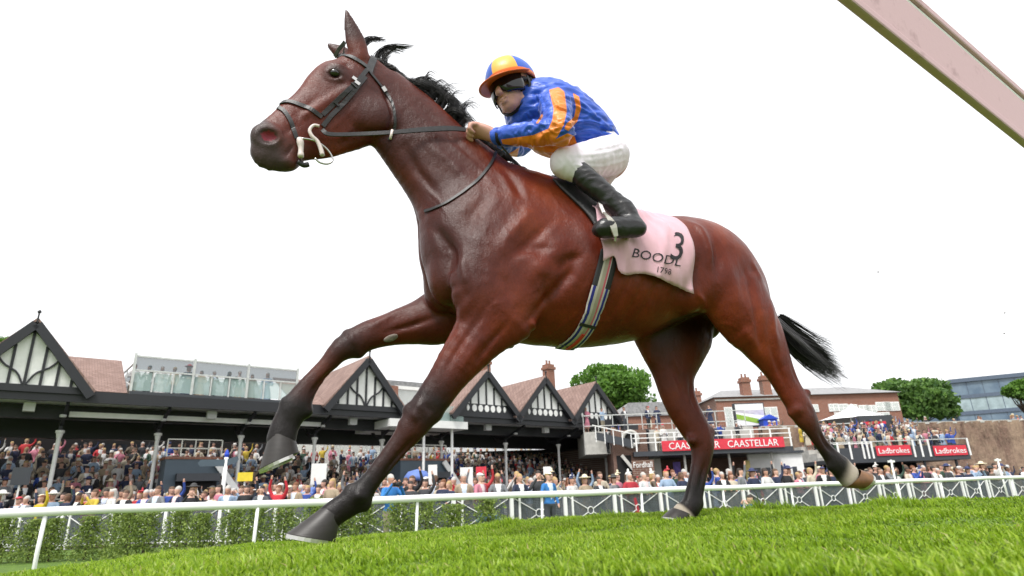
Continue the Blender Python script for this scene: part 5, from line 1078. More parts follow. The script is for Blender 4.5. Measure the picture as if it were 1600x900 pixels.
for f in (1, -1):
    g = lambda p: p*np.array([1, f, 1])
    S = SDF(np.minimum(g(knee), g(ank))-np.array([.15, .16, .3]), np.maximum(g(knee), g(ank))+np.array([.25, .16, .15]), .0062)
    S.chain([(g(lerp(knee, ank, .10)), .046, .046), (g(lerp(knee, ank, .32)), .051, .050), (g(lerp(knee, ank, .6)), .046, .046), (g(lerp(knee, ank, .9)), .043, .043), (g(ank), .044, .042)], k=.01)
    ft = [px(984, 343, .325), px(996, 356, .34), px(975, 355, .345), px(950, 356, .35), px(938, 358, .35)]
    S.chain([(g(ank), .044, .042), (g(ft[0]), .043, .04)], k=.02); S.chain([(g(ft[1]), .038, .037), (g(ft[2]), .044, .038), (g(ft[3]), .042, .044), (g(ft[4]), .032, .04)], k=.02)
    V_, Q_ = S.mesh(1); V_ = wrinkle(V_, Q_, .0025, (14, 14, 30)); jpart('boot', to_w(V_), Q_, 'boot_black')
# stirrup
mat('alu', (.5, .48, .42), rough=.35, metal=.7)
sti = empty('stirrup', to_w(px(955, 350, .27)), 'silver stirrup iron under the black riding boot', 'stirrup'); mb = MB(); y0 = .39
L1 = [px(943, 332, .34), px(950, 340, y0-.01), px(957, 352, y0), px(962, 370, y0-.01)]; wd = [.012, .02, .034, .02]
ribbon([to_w(p) for p in spl(L1, 14)], [HN]*14, [np.interp(i/13, [0, .3, .7, 1], wd) for i in range(14)], .006, mb); hpart('side_bar', np.array(mb.v), mb.f, 'alu', False, sti)
mb = MB(); mb.bar(to_w(px(962, 369, y0-.01)), to_w(px(962, 369, .30)), .04, .008, tuple(HU)); hpart('tread', np.array(mb.v), mb.f, 'alu', False, sti)
mb = MB(); ribbon([to_w(p) for p in (px(937, 316, .27), px(940, 325, .32), px(944, 334, .345))], [HN]*3, .016, .004, mb); mat('web_white', (.72, .68, .68), rough=.7); hpart('leather_strap', np.array(mb.v), mb.f, 'web_white', False, sti)
# helmet, peak, goggles, chin strap
def helm(n):
    c = n.attr('sector'); f = n.math('GREATER_THAN', n.math('SINE', n.math('MULTIPLY', c, 3.0)), 0.); n.col(n.mix(n.math('LESS_THAN', n.attr('rim'), .5), n.mix(f, (.02, .10, .52), (.80, .42, .06)), (.75, .16, .012))); n.b.inputs['Roughness'].default_value = .4
    n.bump(n.noise(40, 3, .6, n.coord()), .3, .004)
mat('helmet_silk', fn=helm); mat('peak_orange', (.78, .15, .01), rough=.45, var=.08); mat('visor_black', (.006, .006, .007), rough=.08, spec=.6, var=.2); mat('strap_black', (.012, .012, .013), rough=.6)
n, m = 40, 16; V_ = []; sec = []; rim = []
for i in range(m):
    a = i/(m-1)*1.72
    for j in range(n):
        b = 2*PI*j/n; rr_ = math.sin(max(a, .001)); t = math.cos(a); k = 1+.012*math.cos(b*6); V_.append(hd(-.014+.112*rr_*math.cos(b)*k, .091*rr_*math.sin(b)*k, .048+.098*t)); sec.append(b if b < PI else b-2*PI); rim.append(i/(m-1))
helmet = jpart('helmet', to_w(np.array(V_)), [(i*n+j, i*n+(j+1) % n, (i+1)*n+(j+1) % n, (i+1)*n+j) for i in range(m-1) for j in range(n)], 'helmet_silk')
add_attr(helmet, 'sector', sec); add_attr(helmet, 'rim', [1. if r < .88 else 0. for r in rim]); md = helmet.modifiers.new('thick', 'SOLIDIFY'); md.thickness = .012
V_ = []
for i in range(6):
    for j in range(25):
        b = (j/24-.5)*2.9; e = .056*(i/5)*max(0, math.cos(b*.52))**.7; V_.append(hd(-.014+(.108+e*1.4)*math.cos(b), (.089+e*.65)*math.sin(b), .034-.024*(i/5)*math.cos(b)-.010*math.cos(b)))
pk = jpart('peak', to_w(np.array(V_)), [(i*25+j, i*25+j+1, (i+1)*25+j+1, (i+1)*25+j) for i in range(5) for j in range(24)], 'peak_orange', True, helmet); md = pk.modifiers.new('thick', 'SOLIDIFY'); md.thickness = .005
def band(f0, f1, a0, a1, t0, t1, r=(.108, .082), name='goggles', m='visor_black', cut=0., n=26, k=6, c0=-.012):
    V = []
    for i in range(k):
        for j in range(n):
            b = a0+(a1-a0)*j/(n-1); lo = t0+cut*math.exp(-(b/.22)**2); t = lo+(t1-lo)*i/(k-1); q = math.sin(i/(k-1)*PI)*.006; V.append(hd(c0+(r[0]+q)*math.cos(b), (r[1]+q)*math.sin(b), t))
    o = jpart(name, to_w(np.array(V)), [(i*n+j, i*n+j+1, (i+1)*n+j+1, (i+1)*n+j) for i in range(k-1) for j in range(n)], m); md = o.modifiers.new('thick', 'SOLIDIFY'); md.thickness = .006; return o
band(0, 0, -1.2, 1.2, -.050, .034, (.113, .086), cut=.036); band(0, 0, 1.1, 2.7, -.002, .018, (.10, .086), 'goggle_strap', 'strap_black', c0=-.014)
P = [hd(-.005, .088, .02), hd(-.005, .088, -.02), hd(.008, .074, -.06), hd(.03, .045, -.098), hd(.042, 0, -.114), hd(.03, -.045, -.098), hd(.008, -.074, -.06), hd(-.005, -.088, .02)]
S_ = spl([to_w(p) for p in P], 34); c_ = to_w(hd(-.01, 0, -.02)); mb = ribbon(S_, [(p-c_)/np.linalg.norm(p-c_) for p in S_], .018, .004); jpart('chin_strap', np.array(mb.v), mb.f, 'strap_black', False)
P = [hd(-.03, .086, .02), hd(-.035, .088, -.03), hd(-.005, .078, -.065)]; S_ = spl([to_w(p) for p in P], 14); mb = ribbon(S_, [(p-c_)/np.linalg.norm(p-c_) for p in S_], .022, .005); jpart('ear_strap', np.array(mb.v), mb.f, 'strap_black', False)
mb = MB(); mb.tube([to_w(lerp(el, wr, .90)), to_w(lerp(el, wr, .95))], .041, 14); jpart('wrist_band', np.array(mb.v), mb.f, 'strap_black')
mat('neck_white', (.75, .74, .73), rough=.8, var=.05)
whip = empty('whip', to_w(px(742, 200, -.02)), 'thin black riding whip held along the jockey hand', 'whip'); mb = MB(); mb.tube(spl([to_w(px(*q)) for q in ((724, 207, .03), (742, 196, .02), (757, 197, .01), (764, 205, -.01), (790, 236, -.12), (812, 262, -.2))], 20).tolist(), .0055, 7); hpart('shaft', np.array(mb.v), mb.f, 'leather', True, whip)
# ================================================================== turf blades
def blade_mat(n):
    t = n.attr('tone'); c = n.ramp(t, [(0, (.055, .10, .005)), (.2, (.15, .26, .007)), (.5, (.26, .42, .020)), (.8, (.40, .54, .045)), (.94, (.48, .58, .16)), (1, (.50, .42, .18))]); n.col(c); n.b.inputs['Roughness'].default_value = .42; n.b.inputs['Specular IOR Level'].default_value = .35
    tr = n.new('BsdfTranslucent'); n.link(c, tr.inputs[0]); ms = n.new('MixShader'); ms.inputs[0].default_value = .45; n.link(n.b.outputs[0], ms.inputs[1]); n.link(tr.outputs[0], ms.inputs[2]); n.link(ms.outputs[0], n.n['Material Output'].inputs[0])
mat('grass_blade', fn=blade_mat)
def grass():
    rg = np.random.default_rng(11); Rl = []; Tl = []
    for r0, r1, dens in ((.95, 1.6, 34000), (1.6, 2.4, 26000), (2.4, 3.4, 16000), (3.4, 4.6, 9000), (4.6, 6.2, 2600)):
        n = int(dens*1.0*(r1*r1-r0*r0)); Rl.append(np.sqrt(rg.uniform(r0*r0, r1*r1, n))); Tl.append(rg.uniform(-.98, .98, n))
    r = np.concatenate(Rl); t = np.concatenate(Tl); X = r*np.sin(t); Y = r*np.cos(t); Z = ground_z(X, Y); n = len(r)
    from mathutils import noise
    cl = np.array([noise.noise(Vector((x*2.6, y*2.6, 0)))+.6*noise.noise(Vector((x*8, y*8, 3))) for x, y in zip(X, Y)])
    H = (.012+.014*rg.random(n)**1.5)*(1+.75*np.clip(cl, -.6, 1)); tuft = rg.random(n) < .015; H[tuft] *= 1.6
    for (x, y) in ((951, 799), (1215, 786), (1390, 778), (1190, 788), (790, 808)):      # clumps kicked up by hooves
        d = ray(x, y); q = CAM+d*(4.0/math.hypot(d[0], d[1])); m = np.exp(-((X-q[0])**2+(Y-q[1])**2)/.02); H = H*(1+2.0*m)
    H = H*np.where(cl < -.32, .85, 1)
    W = rg.uniform(.0008, .0019, n)*(1+.28*r); a = rg.uniform(0, 2*PI, n); lean = rg.uniform(.15, .95, n)*H; la = np.where(rg.random(n) < .5, rg.normal(2.6, .9, n), rg.uniform(0, 2*PI, n))
    sx, sy = np.cos(a)*W, np.sin(a)*W; lx, ly = np.cos(la)*lean, np.sin(la)*lean; B = np.stack([X, Y, Z-.004], 1); S = np.stack([sx, sy, 0*sx], 1)
    M = B+np.stack([lx*.35, ly*.35, H*.6], 1); Tp = B+np.stack([lx, ly, H*.98-lean*.25], 1)
    V = np.stack([B-S, B+S, M+S*.75, M-S*.75, Tp], 1).reshape(-1, 3); i0 = np.arange(n)*5
    quads = np.stack([i0, i0+1, i0+2, i0+3], 1); tris = np.stack([i0+3, i0+2, i0+4], 1)
    me = bpy.data.meshes.new('grass'); me.vertices.add(n*5); me.vertices.foreach_set('co', V.ravel()); me.loops.add(n*7); me.loops.foreach_set('vertex_index', np.concatenate([quads, tris], 1).ravel())
    me.polygons.add(n*2); ls_ = np.stack([np.arange(n)*7, np.arange(n)*7+4], 1).ravel(); me.polygons.foreach_set('loop_start', ls_); me.update(calc_edges=True); me.validate(); me.materials.append(MATS['grass_blade'])
    o = bpy.data.objects.new('grass', me); link(o); tag(o, 'short bright green racecourse turf of fine blades', 'grass', kind='stuff')
    tone = np.clip(.46+.22*cl+rg.normal(0, .24, n), 0, .95); tone[rg.random(n) < .012] = 1; tn = np.repeat(tone, 5).reshape(-1, 5); tn[:, :2] -= .5; add_attr(o, 'tone', np.clip(tn, 0, 1).ravel())  # blade feet darkened: shade between the blades put into the tone
    print('blades', n)
grass()
# ================================================================== pink beam slanting through the top right corner
def pinkm(n):
    co = n.coord(); n.col(n.mix(n.ramp(n.noise(7, 7, .7, co), [(.56, (0,)*3), (.68, (.7,)*3)]), (.56, .36, .39), (.34, .19, .20))); n.b.inputs['Roughness'].default_value = .5; n.bump(n.noise(30, 5, .6, co), .15, .004)
mat('pink_paint', fn=pinkm)
A = CAM+ray(1390, 0)*2.3; B_ = CAM+ray(1600, 178)*2.8; dv = (B_-A)/np.linalg.norm(B_-A); A = A-dv*2.2; B_ = B_+dv*((1.0-B_[2])/dv[2])
bm_ = empty('slanting_beam', tuple(B_), 'large pale pink box beam slanting across the top right corner', 'beam')
wv = np.array([0, 0, 1.])-dv*dv[2]; wv /= np.linalg.norm(wv); fwd_ = np.cross(dv, wv); fwd_ = fwd_ if fwd_@(CAM-A) > 0 else -fwd_
to_c = CAM-(A+dv*.9); to_c = to_c-dv*(to_c@dv); to_c /= np.linalg.norm(to_c); fwd_ = fwd_*.92+to_c*.08; fwd_ /= np.linalg.norm(fwd_); wv = np.cross(dv, fwd_); wv = wv if wv[2] > 0 else -wv
def beam(name, m, u0, u1, f0, f1):
    c_ = [(A+wv*u+fwd_*f-B_, B_+wv*u+fwd_*f-B_) for u, f in ((u0, f0), (u1, f0), (u1, f1), (u0, f1))]; MB().hexa([c_[0][0], c_[0][1], c_[1][1], c_[1][0], c_[3][0], c_[3][1], c_[2][1], c_[2][0]]).build(name, m, bm_)
beam('web', 'pink_paint', -.15, .082, -.022, .0); beam('lower_lip', 'pink_paint', -.165, -.125, -.028, .006); mat('strip_white', (.82, .82, .82), rough=.35, var=.03); beam('white_strip', 'strip_white', .084, .104, -.02, -.004); beam('upper_flange', 'pink_paint', .106, .145, -.028, .006)
o_ = [o for o in bm_.children]
for o in o_:
    b_ = o.modifiers.new('round', 'BEVEL'); b_.width = .008; b_.segments = 2
# ================================================================== people
def cloth_obj(n, k=0):
    oi = n.new('ObjectInfo'); c = oi.outputs['Color']; n.col(n.mix(n.math('MULTIPLY', n.noise(9, 4, .6, n.coord()), .45), c, (.02, .02, .025))); n.b.inputs['Roughness'].default_value = .8
def rnd_ramp(n, stops, mul=1.):
    oi = n.new('ObjectInfo'); r = n.math('FRACT', n.math('MULTIPLY', oi.outputs['Random'], mul)); c = n.ramp(r, stops); n.n[-1].color_ramp.interpolation = 'CONSTANT'; n.col(c); n.b.inputs['Roughness'].default_value = .7
mat('crowd_top', fn=cloth_obj); mat('crowd_skin', fn=lambda n: rnd_ramp(n, [(0, (.52, .30, .23)), (.4, (.60, .36, .28)), (.75, (.46, .25, .18)), (.93, (.20, .10, .065))], 7.)); mat('crowd_hair', fn=lambda n: rnd_ramp(n, [(0, (.03, .02, .015)), (.25, (.10, .055, .03)), (.5, (.40, .27, .12)), (.68, (.45, .43, .41)), (.88, (.16, .06, .025))], 13.))
mat('crowd_low', fn=lambda n: rnd_ramp(n, [(0, (.02, .022, .03)), (.3, (.05, .055, .07)), (.5, (.30, .26, .19)), (.65, (.03, .04, .09)), (.85, (.55, .53, .5))], 23.)); mat('crowd_shirt', fn=lambda n: rnd_ramp(n, [(0, (.75, .75, .76)), (.6, (.55, .62, .75)), (.8, (.70, .55, .58))], 31.)); mat('crowd_hat', fn=lambda n: rnd_ramp(n, [(0, (.70, .62, .45)), (.3, (.75, .73, .7)), (.55, (.03, .04, .12)), (.75, (.55, .05, .07)), (.88, (.05, .05, .05))], 41.))
CM = ['crowd_top', 'crowd_skin', 'crowd_hair', 'crowd_low', 'crowd_shirt', 'crowd_hat']
def person_mesh(name, arms, hair='short', dress=False, hat=None, jacket=True, h=.024, crouch=0):
    """figure facing -y, feet at z=0; arms = ((elbow, wrist), (elbow, wrist)) right then left"""
    S = SDF((-.75, -.75, -.02), (.75, .5, 2.45), h); Z = np.array
    S.chain([((0, 0, .88), .16, .115), ((0, 0, 1.05), .145, .105), ((0, -.01, 1.28), .18, .125), ((0, 0, 1.42), .15, .10)], lat=(0, 1, 0), k=.05); S.cone((-.15, 0, 1.41), (.15, 0, 1.41), (.065, .07), (.065, .07), k=.04)
    S.cone((0, .01, 1.44), (0, -.01, 1.56), (.055, .055), (.055, .055), k=.03); S.ell((0, -.015, 1.66), (.078, .098, .118), k=.02); S.ell((0, -.105, 1.645), (.018, .025, .025), k=.02); S.ell((0, -.07, 1.575), (.045, .045, .03), k=.02)
    for s in (-1, 1):
        if dress: S.chain([((s*.07, 0, .92), .11, .12), ((s*.10, 0, .6), .13, .14), ((s*.11, 0, .42), .14, .15)], k=.05); S.chain([((s*.09, 0, .45), .05, .05), ((s*.09, .01, .08), .035, .04)], k=.02)
        else: S.chain([((s*.085, 0, .9), .10, .11), ((s*.10, -.01, .5), .07, .075), ((s*.10, .01, .08), .05, .055)], k=.03)
        S.cone((s*.10, .02, .045), (s*.115, -.15, .035), (.04, .045), (.035, .045), k=.02)
    for s, (e, w_) in zip((-1, 1), arms):
        e = Z([s*e[0], e[1], e[2]]); w_ = Z([s*w_[0], w_[1], w_[2]]); S.chain([((s*.19, 0, 1.40), .062, .062), (tuple(e), .05, .05), (tuple(lerp(e, w_, .95)), .036, .036)], k=.03); d = (w_-e)/np.linalg.norm(w_-e); S.cone(w_, w_+d*.09, (.035, .035), (.028, .03), k=.015)
        S.cone(w_+d*.02, w_+d*.05+Z([-s*.035, 0, .02]), (.014, .014), (.012, .012), k=.01)
    if hair == 'long': S.chain([((0, .05, 1.73), .085, .07), ((0, .085, 1.55), .10, .05), ((0, .09, 1.38), .09, .035)], k=.03)
    elif hair == 'bob': S.chain([((0, .03, 1.71), .10, .08), ((0, .055, 1.58), .105, .06)], k=.03)
    else: S.ell((0, .02, 1.705), (.09, .10, .10), k=.02)
    if hat == 'brim': S.ell((0, 0, 1.755), (.22, .23, .018), k=.01); S.ell((0, .01, 1.80), (.10, .11, .075), k=.02)
    elif hat == 'cap': S.ell((0, .005, 1.745), (.095, .108, .06), k=.01); S.ell((0, -.12, 1.735), (.07, .07, .012), k=.01)
    elif hat == 'fascinator': S.ell((.05, -.01, 1.80), (.11, .11, .02), k=.01); S.ell((.07, .02, 1.87), (.03, .05, .07), k=.02)
    V, Q = S.mesh(1); c = V[Q].mean(1); mi = np.zeros(len(Q), int); x, y, z = c.T
    mi[z < (.9 if not dress else .38)] = 3 if not dress else 1
    for s, (e, w_) in zip((-1, 1), arms):
        e = Z([s*e[0], e[1], e[2]]); w_ = Z([s*w_[0], w_[1], w_[2]]); d = (w_-e)/np.linalg.norm(w_-e); mi[(np.linalg.norm(c-(w_+d*.06), axis=1) < .10) & (((c-w_)@d) > -.01)] = 1
    nk = (z > 1.475) & (np.hypot(x, y) < .3) & (np.abs(x) < .14) & (z < 2.0); arm_up = (np.abs(x) > .15); mi[nk & ~arm_up] = 1
    hd_ = nk & (z > 1.5); mi[hd_ & ((z > 1.70) | ((y > .005) & (z > 1.56 if hair == 'short' else z > 1.3)))] = 2
    if hair != 'short': mi[(z > 1.36) & (y > .07) & (np.abs(x) < .12)] = 2
    if hat: mi[(z > 1.735) & (np.abs(x) < .25) & (np.hypot(x, y) < .26)] = 5
    if jacket: mi[(z < 1.47) & (z > 1.02) & (y < -.05) & (np.abs(x) < .02+.075*(z-1.02)/.45)] = 4
    me = bpy.data.meshes.new(name); me.from_pydata(V.tolist(), [], Q.tolist()); me.update(); me.shade_smooth()
    for m_ in CM: me.materials.append(MATS[m_])
    me.polygons.foreach_set('material_index', mi); return me
dn = ((.27, .02, 1.12), (.26, -.08, .88)); lean_ = ((.30, -.10, 1.14), (.16, -.34, 1.10)); clap = ((.29, -.08, 1.12), (.06, -.32, 1.26)); upa = ((.34, -.06, 1.62), (.30, -.12, 1.92)); ph_ = ((.30, -.16, 1.24), (.10, -.30, 1.55)); fold = ((.29, -.05, 1.13), (.05, -.22, 1.14)); high = ((.30, -.05, 1.68), (.22, -.10, 1.99))
POSES = dict(suit=((dn, dn), 'short', False, None, True), lean=((lean_, lean_), 'short', False, None, True), clap=((clap, clap), 'short', False, None, True), cheer=((dn, upa), 'bob', False, None, False), dress=((dn, fold), 'long', True, None, False), hat=((fold, fold), 'bob', True, 'brim', False), photo=((ph_, ph_), 'short', False, None, False), cap=((lean_, dn), 'short', False, 'cap', True), arms_up=((high, upa), 'short', False, None, False), fasc=((lean_, fold), 'bob', True, 'fascinator', False), blonde=((lean_, lean_), 'long', True, None, False))
WHAT = dict(suit='man standing', lean='man leaning', clap='man clapping', cheer='woman raising an arm', dress='long haired woman', hat='woman in sunhat', photo='person photographing', cap='man in cap', arms_up='man arms raised', fasc='woman in fascinator', blonde='long haired woman leaning')
PM = {k: person_mesh('person_'+k, *v) for k, v in POSES.items()}
COLS = [('navy', (.018, .028, .075), 9), ('black', (.015, .015, .018), 6), ('charcoal', (.05, .052, .06), 6), ('white', (.72, .71, .70), 7), ('cream', (.62, .55, .43), 5), ('pale blue', (.33, .45, .62), 5), ('tweed brown', (.13, .10, .07), 4), ('red', (.55, .03, .04), 2), ('pink', (.62, .22, .30), 3), ('beige', (.42, .33, .23), 4), ('royal blue', (.03, .08, .38), 3), ('yellow', (.65, .48, .05), .6), ('dark green', (.03, .08, .05), 2), ('grey', (.22, .23, .25), 4)]
def pick_col():
    t = rnd.random()*sum(c[2] for c in COLS)
    for nme, c, w_ in COLS:
        t -= w_
        if t < 0: return nme, c
    return COLS[0][:2]
def ordinal(n):
    ones = ['', 'first', 'second', 'third', 'fourth', 'fifth', 'sixth', 'seventh', 'eighth', 'ninth', 'tenth', 'eleventh', 'twelfth', 'thirteenth', 'fourteenth', 'fifteenth', 'sixteenth', 'seventeenth', 'eighteenth', 'nineteenth']; tens = ['', '', 'twenty', 'thirty', 'forty', 'fifty', 'sixty', 'seventy', 'eighty', 'ninety']; tth = ['', '', 'twentieth', 'thirtieth', 'fortieth', 'fiftieth', 'sixtieth', 'seventieth', 'eightieth', 'ninetieth']
    if n < 20: return ones[n]
    if n < 100: return tth[n//10] if n % 10 == 0 else tens[n//10]+'-'+ones[n % 10]
    return 'hundred-and-'+ordinal(n-100) if n > 100 else 'hundredth'
NP = 0
def put(me, p, rz, col, label, group=None, sc=1.):
    global NP; NP += 1
    o = bpy.data.objects.new('person', me); COL.objects.link(o); o.location = tuple(p); o.rotation_euler = (0, 0, rz); o.scale = (sc*rnd.uniform(.96, 1.04), sc, sc); o.color = (*col, 1); return tag(o, label, 'person', group)
def row(fr, x0, x1, y, z, step, poses, where, group, look=None, skip=(), facing=0.):
    xs = []; x = x0
    while x < x1:
        xs.append(x); x += step*rnd.uniform(.78, 1.25)
    k = 0
    for x in xs:
        if any(a < x < b for a, b in skip): continue
        k += 1; ps_ = rnd.choice(poses); cn, c = pick_col(); p = fr.w(x, y+rnd.uniform(-.1, .1), z); rz = fr.a+facing+rnd.gauss(0, .35)
        put(PM[ps_], p, rz, c, '%s, %s clothes, %s from left, %s' % (WHAT[ps_], cn, ordinal(k), where), group, rnd.uniform(.93, 1.06))
fl_, fr_ = FL.px(-10, 770)[0], FF.px(1600, 750)[0]
front = ['lean', 'lean', 'clap', 'blonde', 'fasc', 'hat', 'cap', 'suit', 'photo', 'dress', 'cheer']; back_ = ['suit', 'clap', 'dress', 'hat', 'photo', 'fasc', 'cheer', 'suit', 'arms_up', 'cap', 'blonde']
for fr0, a_, b_, nm in ((FL, fl_, -.3, 'left'), (FF, 0, fr_, 'right')):
    row(fr0, a_, b_, .42, 0, .60, front, '%s fence front row' % nm, 'front row along the %s part of the crowd fence' % nm)
    row(fr0, a_, b_, 1.15, .02, .66, back_, '%s fence second row' % nm, 'second row behind the %s part of the crowd fence' % nm)
row(FL, fl_, 3, 1.95, .05, .72, back_, 'left fence third row', 'third row behind the crowd fence')
row(G, -1.5, 35, .75, .32, .95, back_, 'foot of stand', 'row at the foot of the grandstand', skip=((5.4, 8.0), (17.4, 20.7)))
row(G, -1.5, 16.5, 2.0, .75, .78, back_, 'lowest stand step', 'lowest terrace step', skip=((5.4, 8.0), (17.4, 20.7)))
row(G, -1.5, 12.5, 3.56, 1.31, .85, back_, 'middle stand step', 'middle terrace step')
row(G, 3.9, 10.5, 1.5, 6.05, .62, ['suit', 'dress', 'hat', 'clap'], 'glass roof terrace', 'guests on the glass roof terrace')
print('people', NP)
# everybody further off, one mass of small figures
def crowd_far():
    lo = [person_mesh('far', *POSES[k], h=.062) for k in ('suit', 'clap', 'dress', 'hat', 'cheer', 'photo')]; dat = []
    skin = (.52, .30, .23)
    for me in lo:
        n = len(me.vertices); v = np.empty(n*3); me.vertices.foreach_get('co', v); q = np.array([tuple(p.vertices) for p in me.polygons]); m = np.empty(len(q), int); me.polygons.foreach_get('material_index', m); dat.append((v.reshape(-1, 3), q, m)); bpy.data.meshes.remove(me)
    Vs, Qs, Cs = [], [], []; b = 0
    def add(p, rz):
        nonlocal b
        v, q, m = dat[rnd.randrange(len(dat))]; c, s = math.cos(rz), math.sin(rz); k = rnd.uniform(.92, 1.06); w_ = np.stack([v[:, 0]*c-v[:, 1]*s, v[:, 0]*s+v[:, 1]*c, v[:, 2]], 1)*k+np.array(p); Vs.append(w_); Qs.append(q+b); b += len(v)
        hair = rnd.choice([(.03, .02, .015), (.10, .055, .03), (.40, .27, .12), (.45, .43, .41)]); pal = [pick_col()[1], skin, hair, rnd.choice([(.02, .022, .03), (.05, .055, .07), (.3, .26, .19)]), (.75, .75, .76), rnd.choice([(.7, .62, .45), (.75, .73, .7), (.03, .04, .12), (.55, .05, .07)])]; Cs.append(np.array(pal)[m])
    for i in range(9):
        y, z = 2.0+i*.78, .75+i*.28; x = -1.5
        while x < 35.5:
            x += rnd.uniform(.5, .85)
            if (i == 0 and x < 16.5) or (i == 2 and x < 12.5): continue
            if 13.5 < x < 21 and i > 3 and rnd.random() < .5: continue
            add(G.w(x, y+rnd.uniform(-.12, .12), z), G.a+rnd.gauss(0, .4))
    for k in range(150): x = rnd.uniform(-3, fr_+16); add(FF.w(x, rnd.uniform(1.8, 9), 0), FF.a+rnd.gauss(0, .6))
    for k in range(60): add(FL.w(rnd.uniform(fl_, 0), rnd.uniform(2.6, 6), 0), FL.a+rnd.gauss(0, .6))
    x0_, x1_ = LS.px(1306, 705)[0], LS.px(1500, 705)[0]
    for k in range(110): j = rnd.randrange(5); add(LS.w(rnd.uniform(x0_, x1_), [.3, 1.5, 2.6, 3.7, 4.8][j], dz2+[0, .25, .57, .89, 1.21][j]), LS.a+rnd.gauss(0, .5))
    for k in range(70): add(RW.w(rnd.uniform(1, 55), rnd.uniform(.7, 2.0), zt-1.25), RW.a+rnd.gauss(0, .6))
    for k in range(16): add(BT.w(rnd.uniform(ox+d0-3, ox+d1-2), rnd.uniform(.2, .7), dz), rnd.gauss(0, .6))
    for k in range(11): add(BT.w(rnd.uniform(ox+d0-4, ox+d1-3), rnd.uniform(1.3, 4), dz+1.5), rnd.gauss(0, .6))
    for k in range(40): add(BT.w(rnd.uniform(ox+d0-2, ox+d1+10), rnd.uniform(-6, -1), 0), rnd.gauss(0, .6))
    V = np.concatenate(Vs); Q = np.concatenate(Qs); C_ = np.concatenate(Cs); me = bpy.data.meshes.new('far_crowd'); nq = len(Q); me.vertices.add(len(V)); me.vertices.foreach_set('co', V.ravel()); me.loops.add(nq*4); me.loops.foreach_set('vertex_index', Q.ravel()); me.polygons.add(nq); me.polygons.foreach_set('loop_start', np.arange(nq)*4); me.update(calc_edges=True); me.shade_smooth()
    a = me.attributes.new('colour', 'FLOAT_COLOR', 'FACE'); a.data.foreach_set('color', np.concatenate([C_, np.ones((nq, 1))], 1).astype(np.float32).ravel())
    mat('crowd_cloth', fn=lambda n: (n.col(n.mix(n.math('MULTIPLY', n.noise(8, 3, .6, n.coord()), .4), n.attr('colour', 'Color'), (.02, .02, .025))), setattr(n.b.inputs['Roughness'], 'default_value', .8))); me.materials.append(MATS['crowd_cloth'])
    o = bpy.data.objects.new('far_crowd', me); link(o); tag(o, 'dense far crowd filling the upper terraces and distant stands', 'crowd', kind='stuff'); print('far', len(Vs), nq)
crowd_far()
# ================================================================== people and things that stand out
def at_px(x, y, depth): return CAM+ray(x, y)*depth
def kneel_mesh():
    S = SDF((-.5, -.7, -.02), (.5, .45, 1.35), .022); dz_ = -.5
    S.chain([((0, .05, .17), .16, .13), ((0, .02, .34), .15, .11), ((0, -.06, .56), .18, .12), ((0, -.08, .68), .15, .10)], k=.05); S.cone((-.15, -.08, .66), (.15, -.08, .66), (.065, .07), (.065, .07), k=.04); S.cone((0, -.09, .70), (0, -.13, .80), (.055, .055), (.055, .055), k=.03); S.ell((0, -.14, .89), (.078, .098, .118), k=.02); S.ell((0, -.12, .94), (.086, .10, .09), k=.02)
    for s in (-1, 1):
        S.chain([((s*.09, .05, .14), .10, .10), ((s*.24, -.28, .36), .07, .07), ((s*.18, -.44, .06), .05, .05)], k=.03); S.cone((s*.18, -.42, .045), (s*.19, -.56, .035), (.04, .045), (.035, .045), k=.02)
        S.chain([((s*.19, -.08, .64), .06, .06), ((s*.30, -.25, .56), .05, .05), ((s*.09, -.36, .80), .036, .036)], k=.03); S.cone((s*.09, -.36, .80), (s*.05, -.36, .87), (.035, .035), (.03, .03), k=.015)
    V, Q = S.mesh(1); c = V[Q].mean(1); x, y, z = c.T; mi = np.zeros(len(Q), int); mi[(z < .42) & ((z < .2) | (y < -.2))] = 3; mi[z > .77] = 1; mi[(z > .93) | ((z > .80) & (y > -.11))] = 2; me = bpy.data.meshes.new('person_kneel'); me.from_pydata(V.tolist(), [], Q.tolist()); me.update(); me.shade_smooth()
    for m_ in CM: me.materials.append(MATS[m_])
    me.polygons.foreach_set('material_index', mi); return me
KM = kneel_mesh()
def face_cam(p): return math.atan2(p[1], p[0])-PI/2
def stand(me, x, depth, col, label, turn=0., sc=1.):
    p = at_px(x, 775, depth); return put(me, (p[0], p[1], 0), face_cam(p)+turn, col, label, None, sc)
def camera_obj(loc, rz, label):
    c_ = empty('camera', loc, label, 'camera', None, rz); box('camera_body', 'strap_black', c_, -.07, .07, -.05, .03, -.05, .05); m_ = MB(); m_.tube([(0, -.05, 0), (0, -.26, 0)], [.045, .055], 10); m_.build('lens', 'strap_black', c_)
o = stand(PM['photo'], 610, 15.6, (.03, .22, .62), 'photographer in a blue bib and black trousers standing behind the rail', .5); camera_obj(at_px(618, 757, 15.25), face_cam(at_px(618, 757, 15))+.5, 'black camera held up by the photographer in the blue bib')
mb = MB(); R_ = o.matrix_basis
o = stand(KM, 763, 16.5, (.10, .20, .38), 'seated photographer in a blue jacket aiming a camera over the turf', 0, 1.0); camera_obj(at_px(764, 797, 16.05), face_cam(at_px(764, 792, 13)), 'black camera held by the seated photographer')
o = stand(PM['cap'], 858, 18.0, (.03, .20, .55), 'man in a bright blue jacket and flat cap in front of the fence', .6)
o = stand(KM, 1178, 16.5, (.05, .22, .55), 'seated figure in a blue top in front of the fence', -.9, .95)
p = FL.w(FL.px(62, 770)[0], .12); put(PM['cheer'], p, FL.a-.1, (.70, .50, .02), 'woman in a yellow jacket throwing one arm up behind the rail', None, .98)
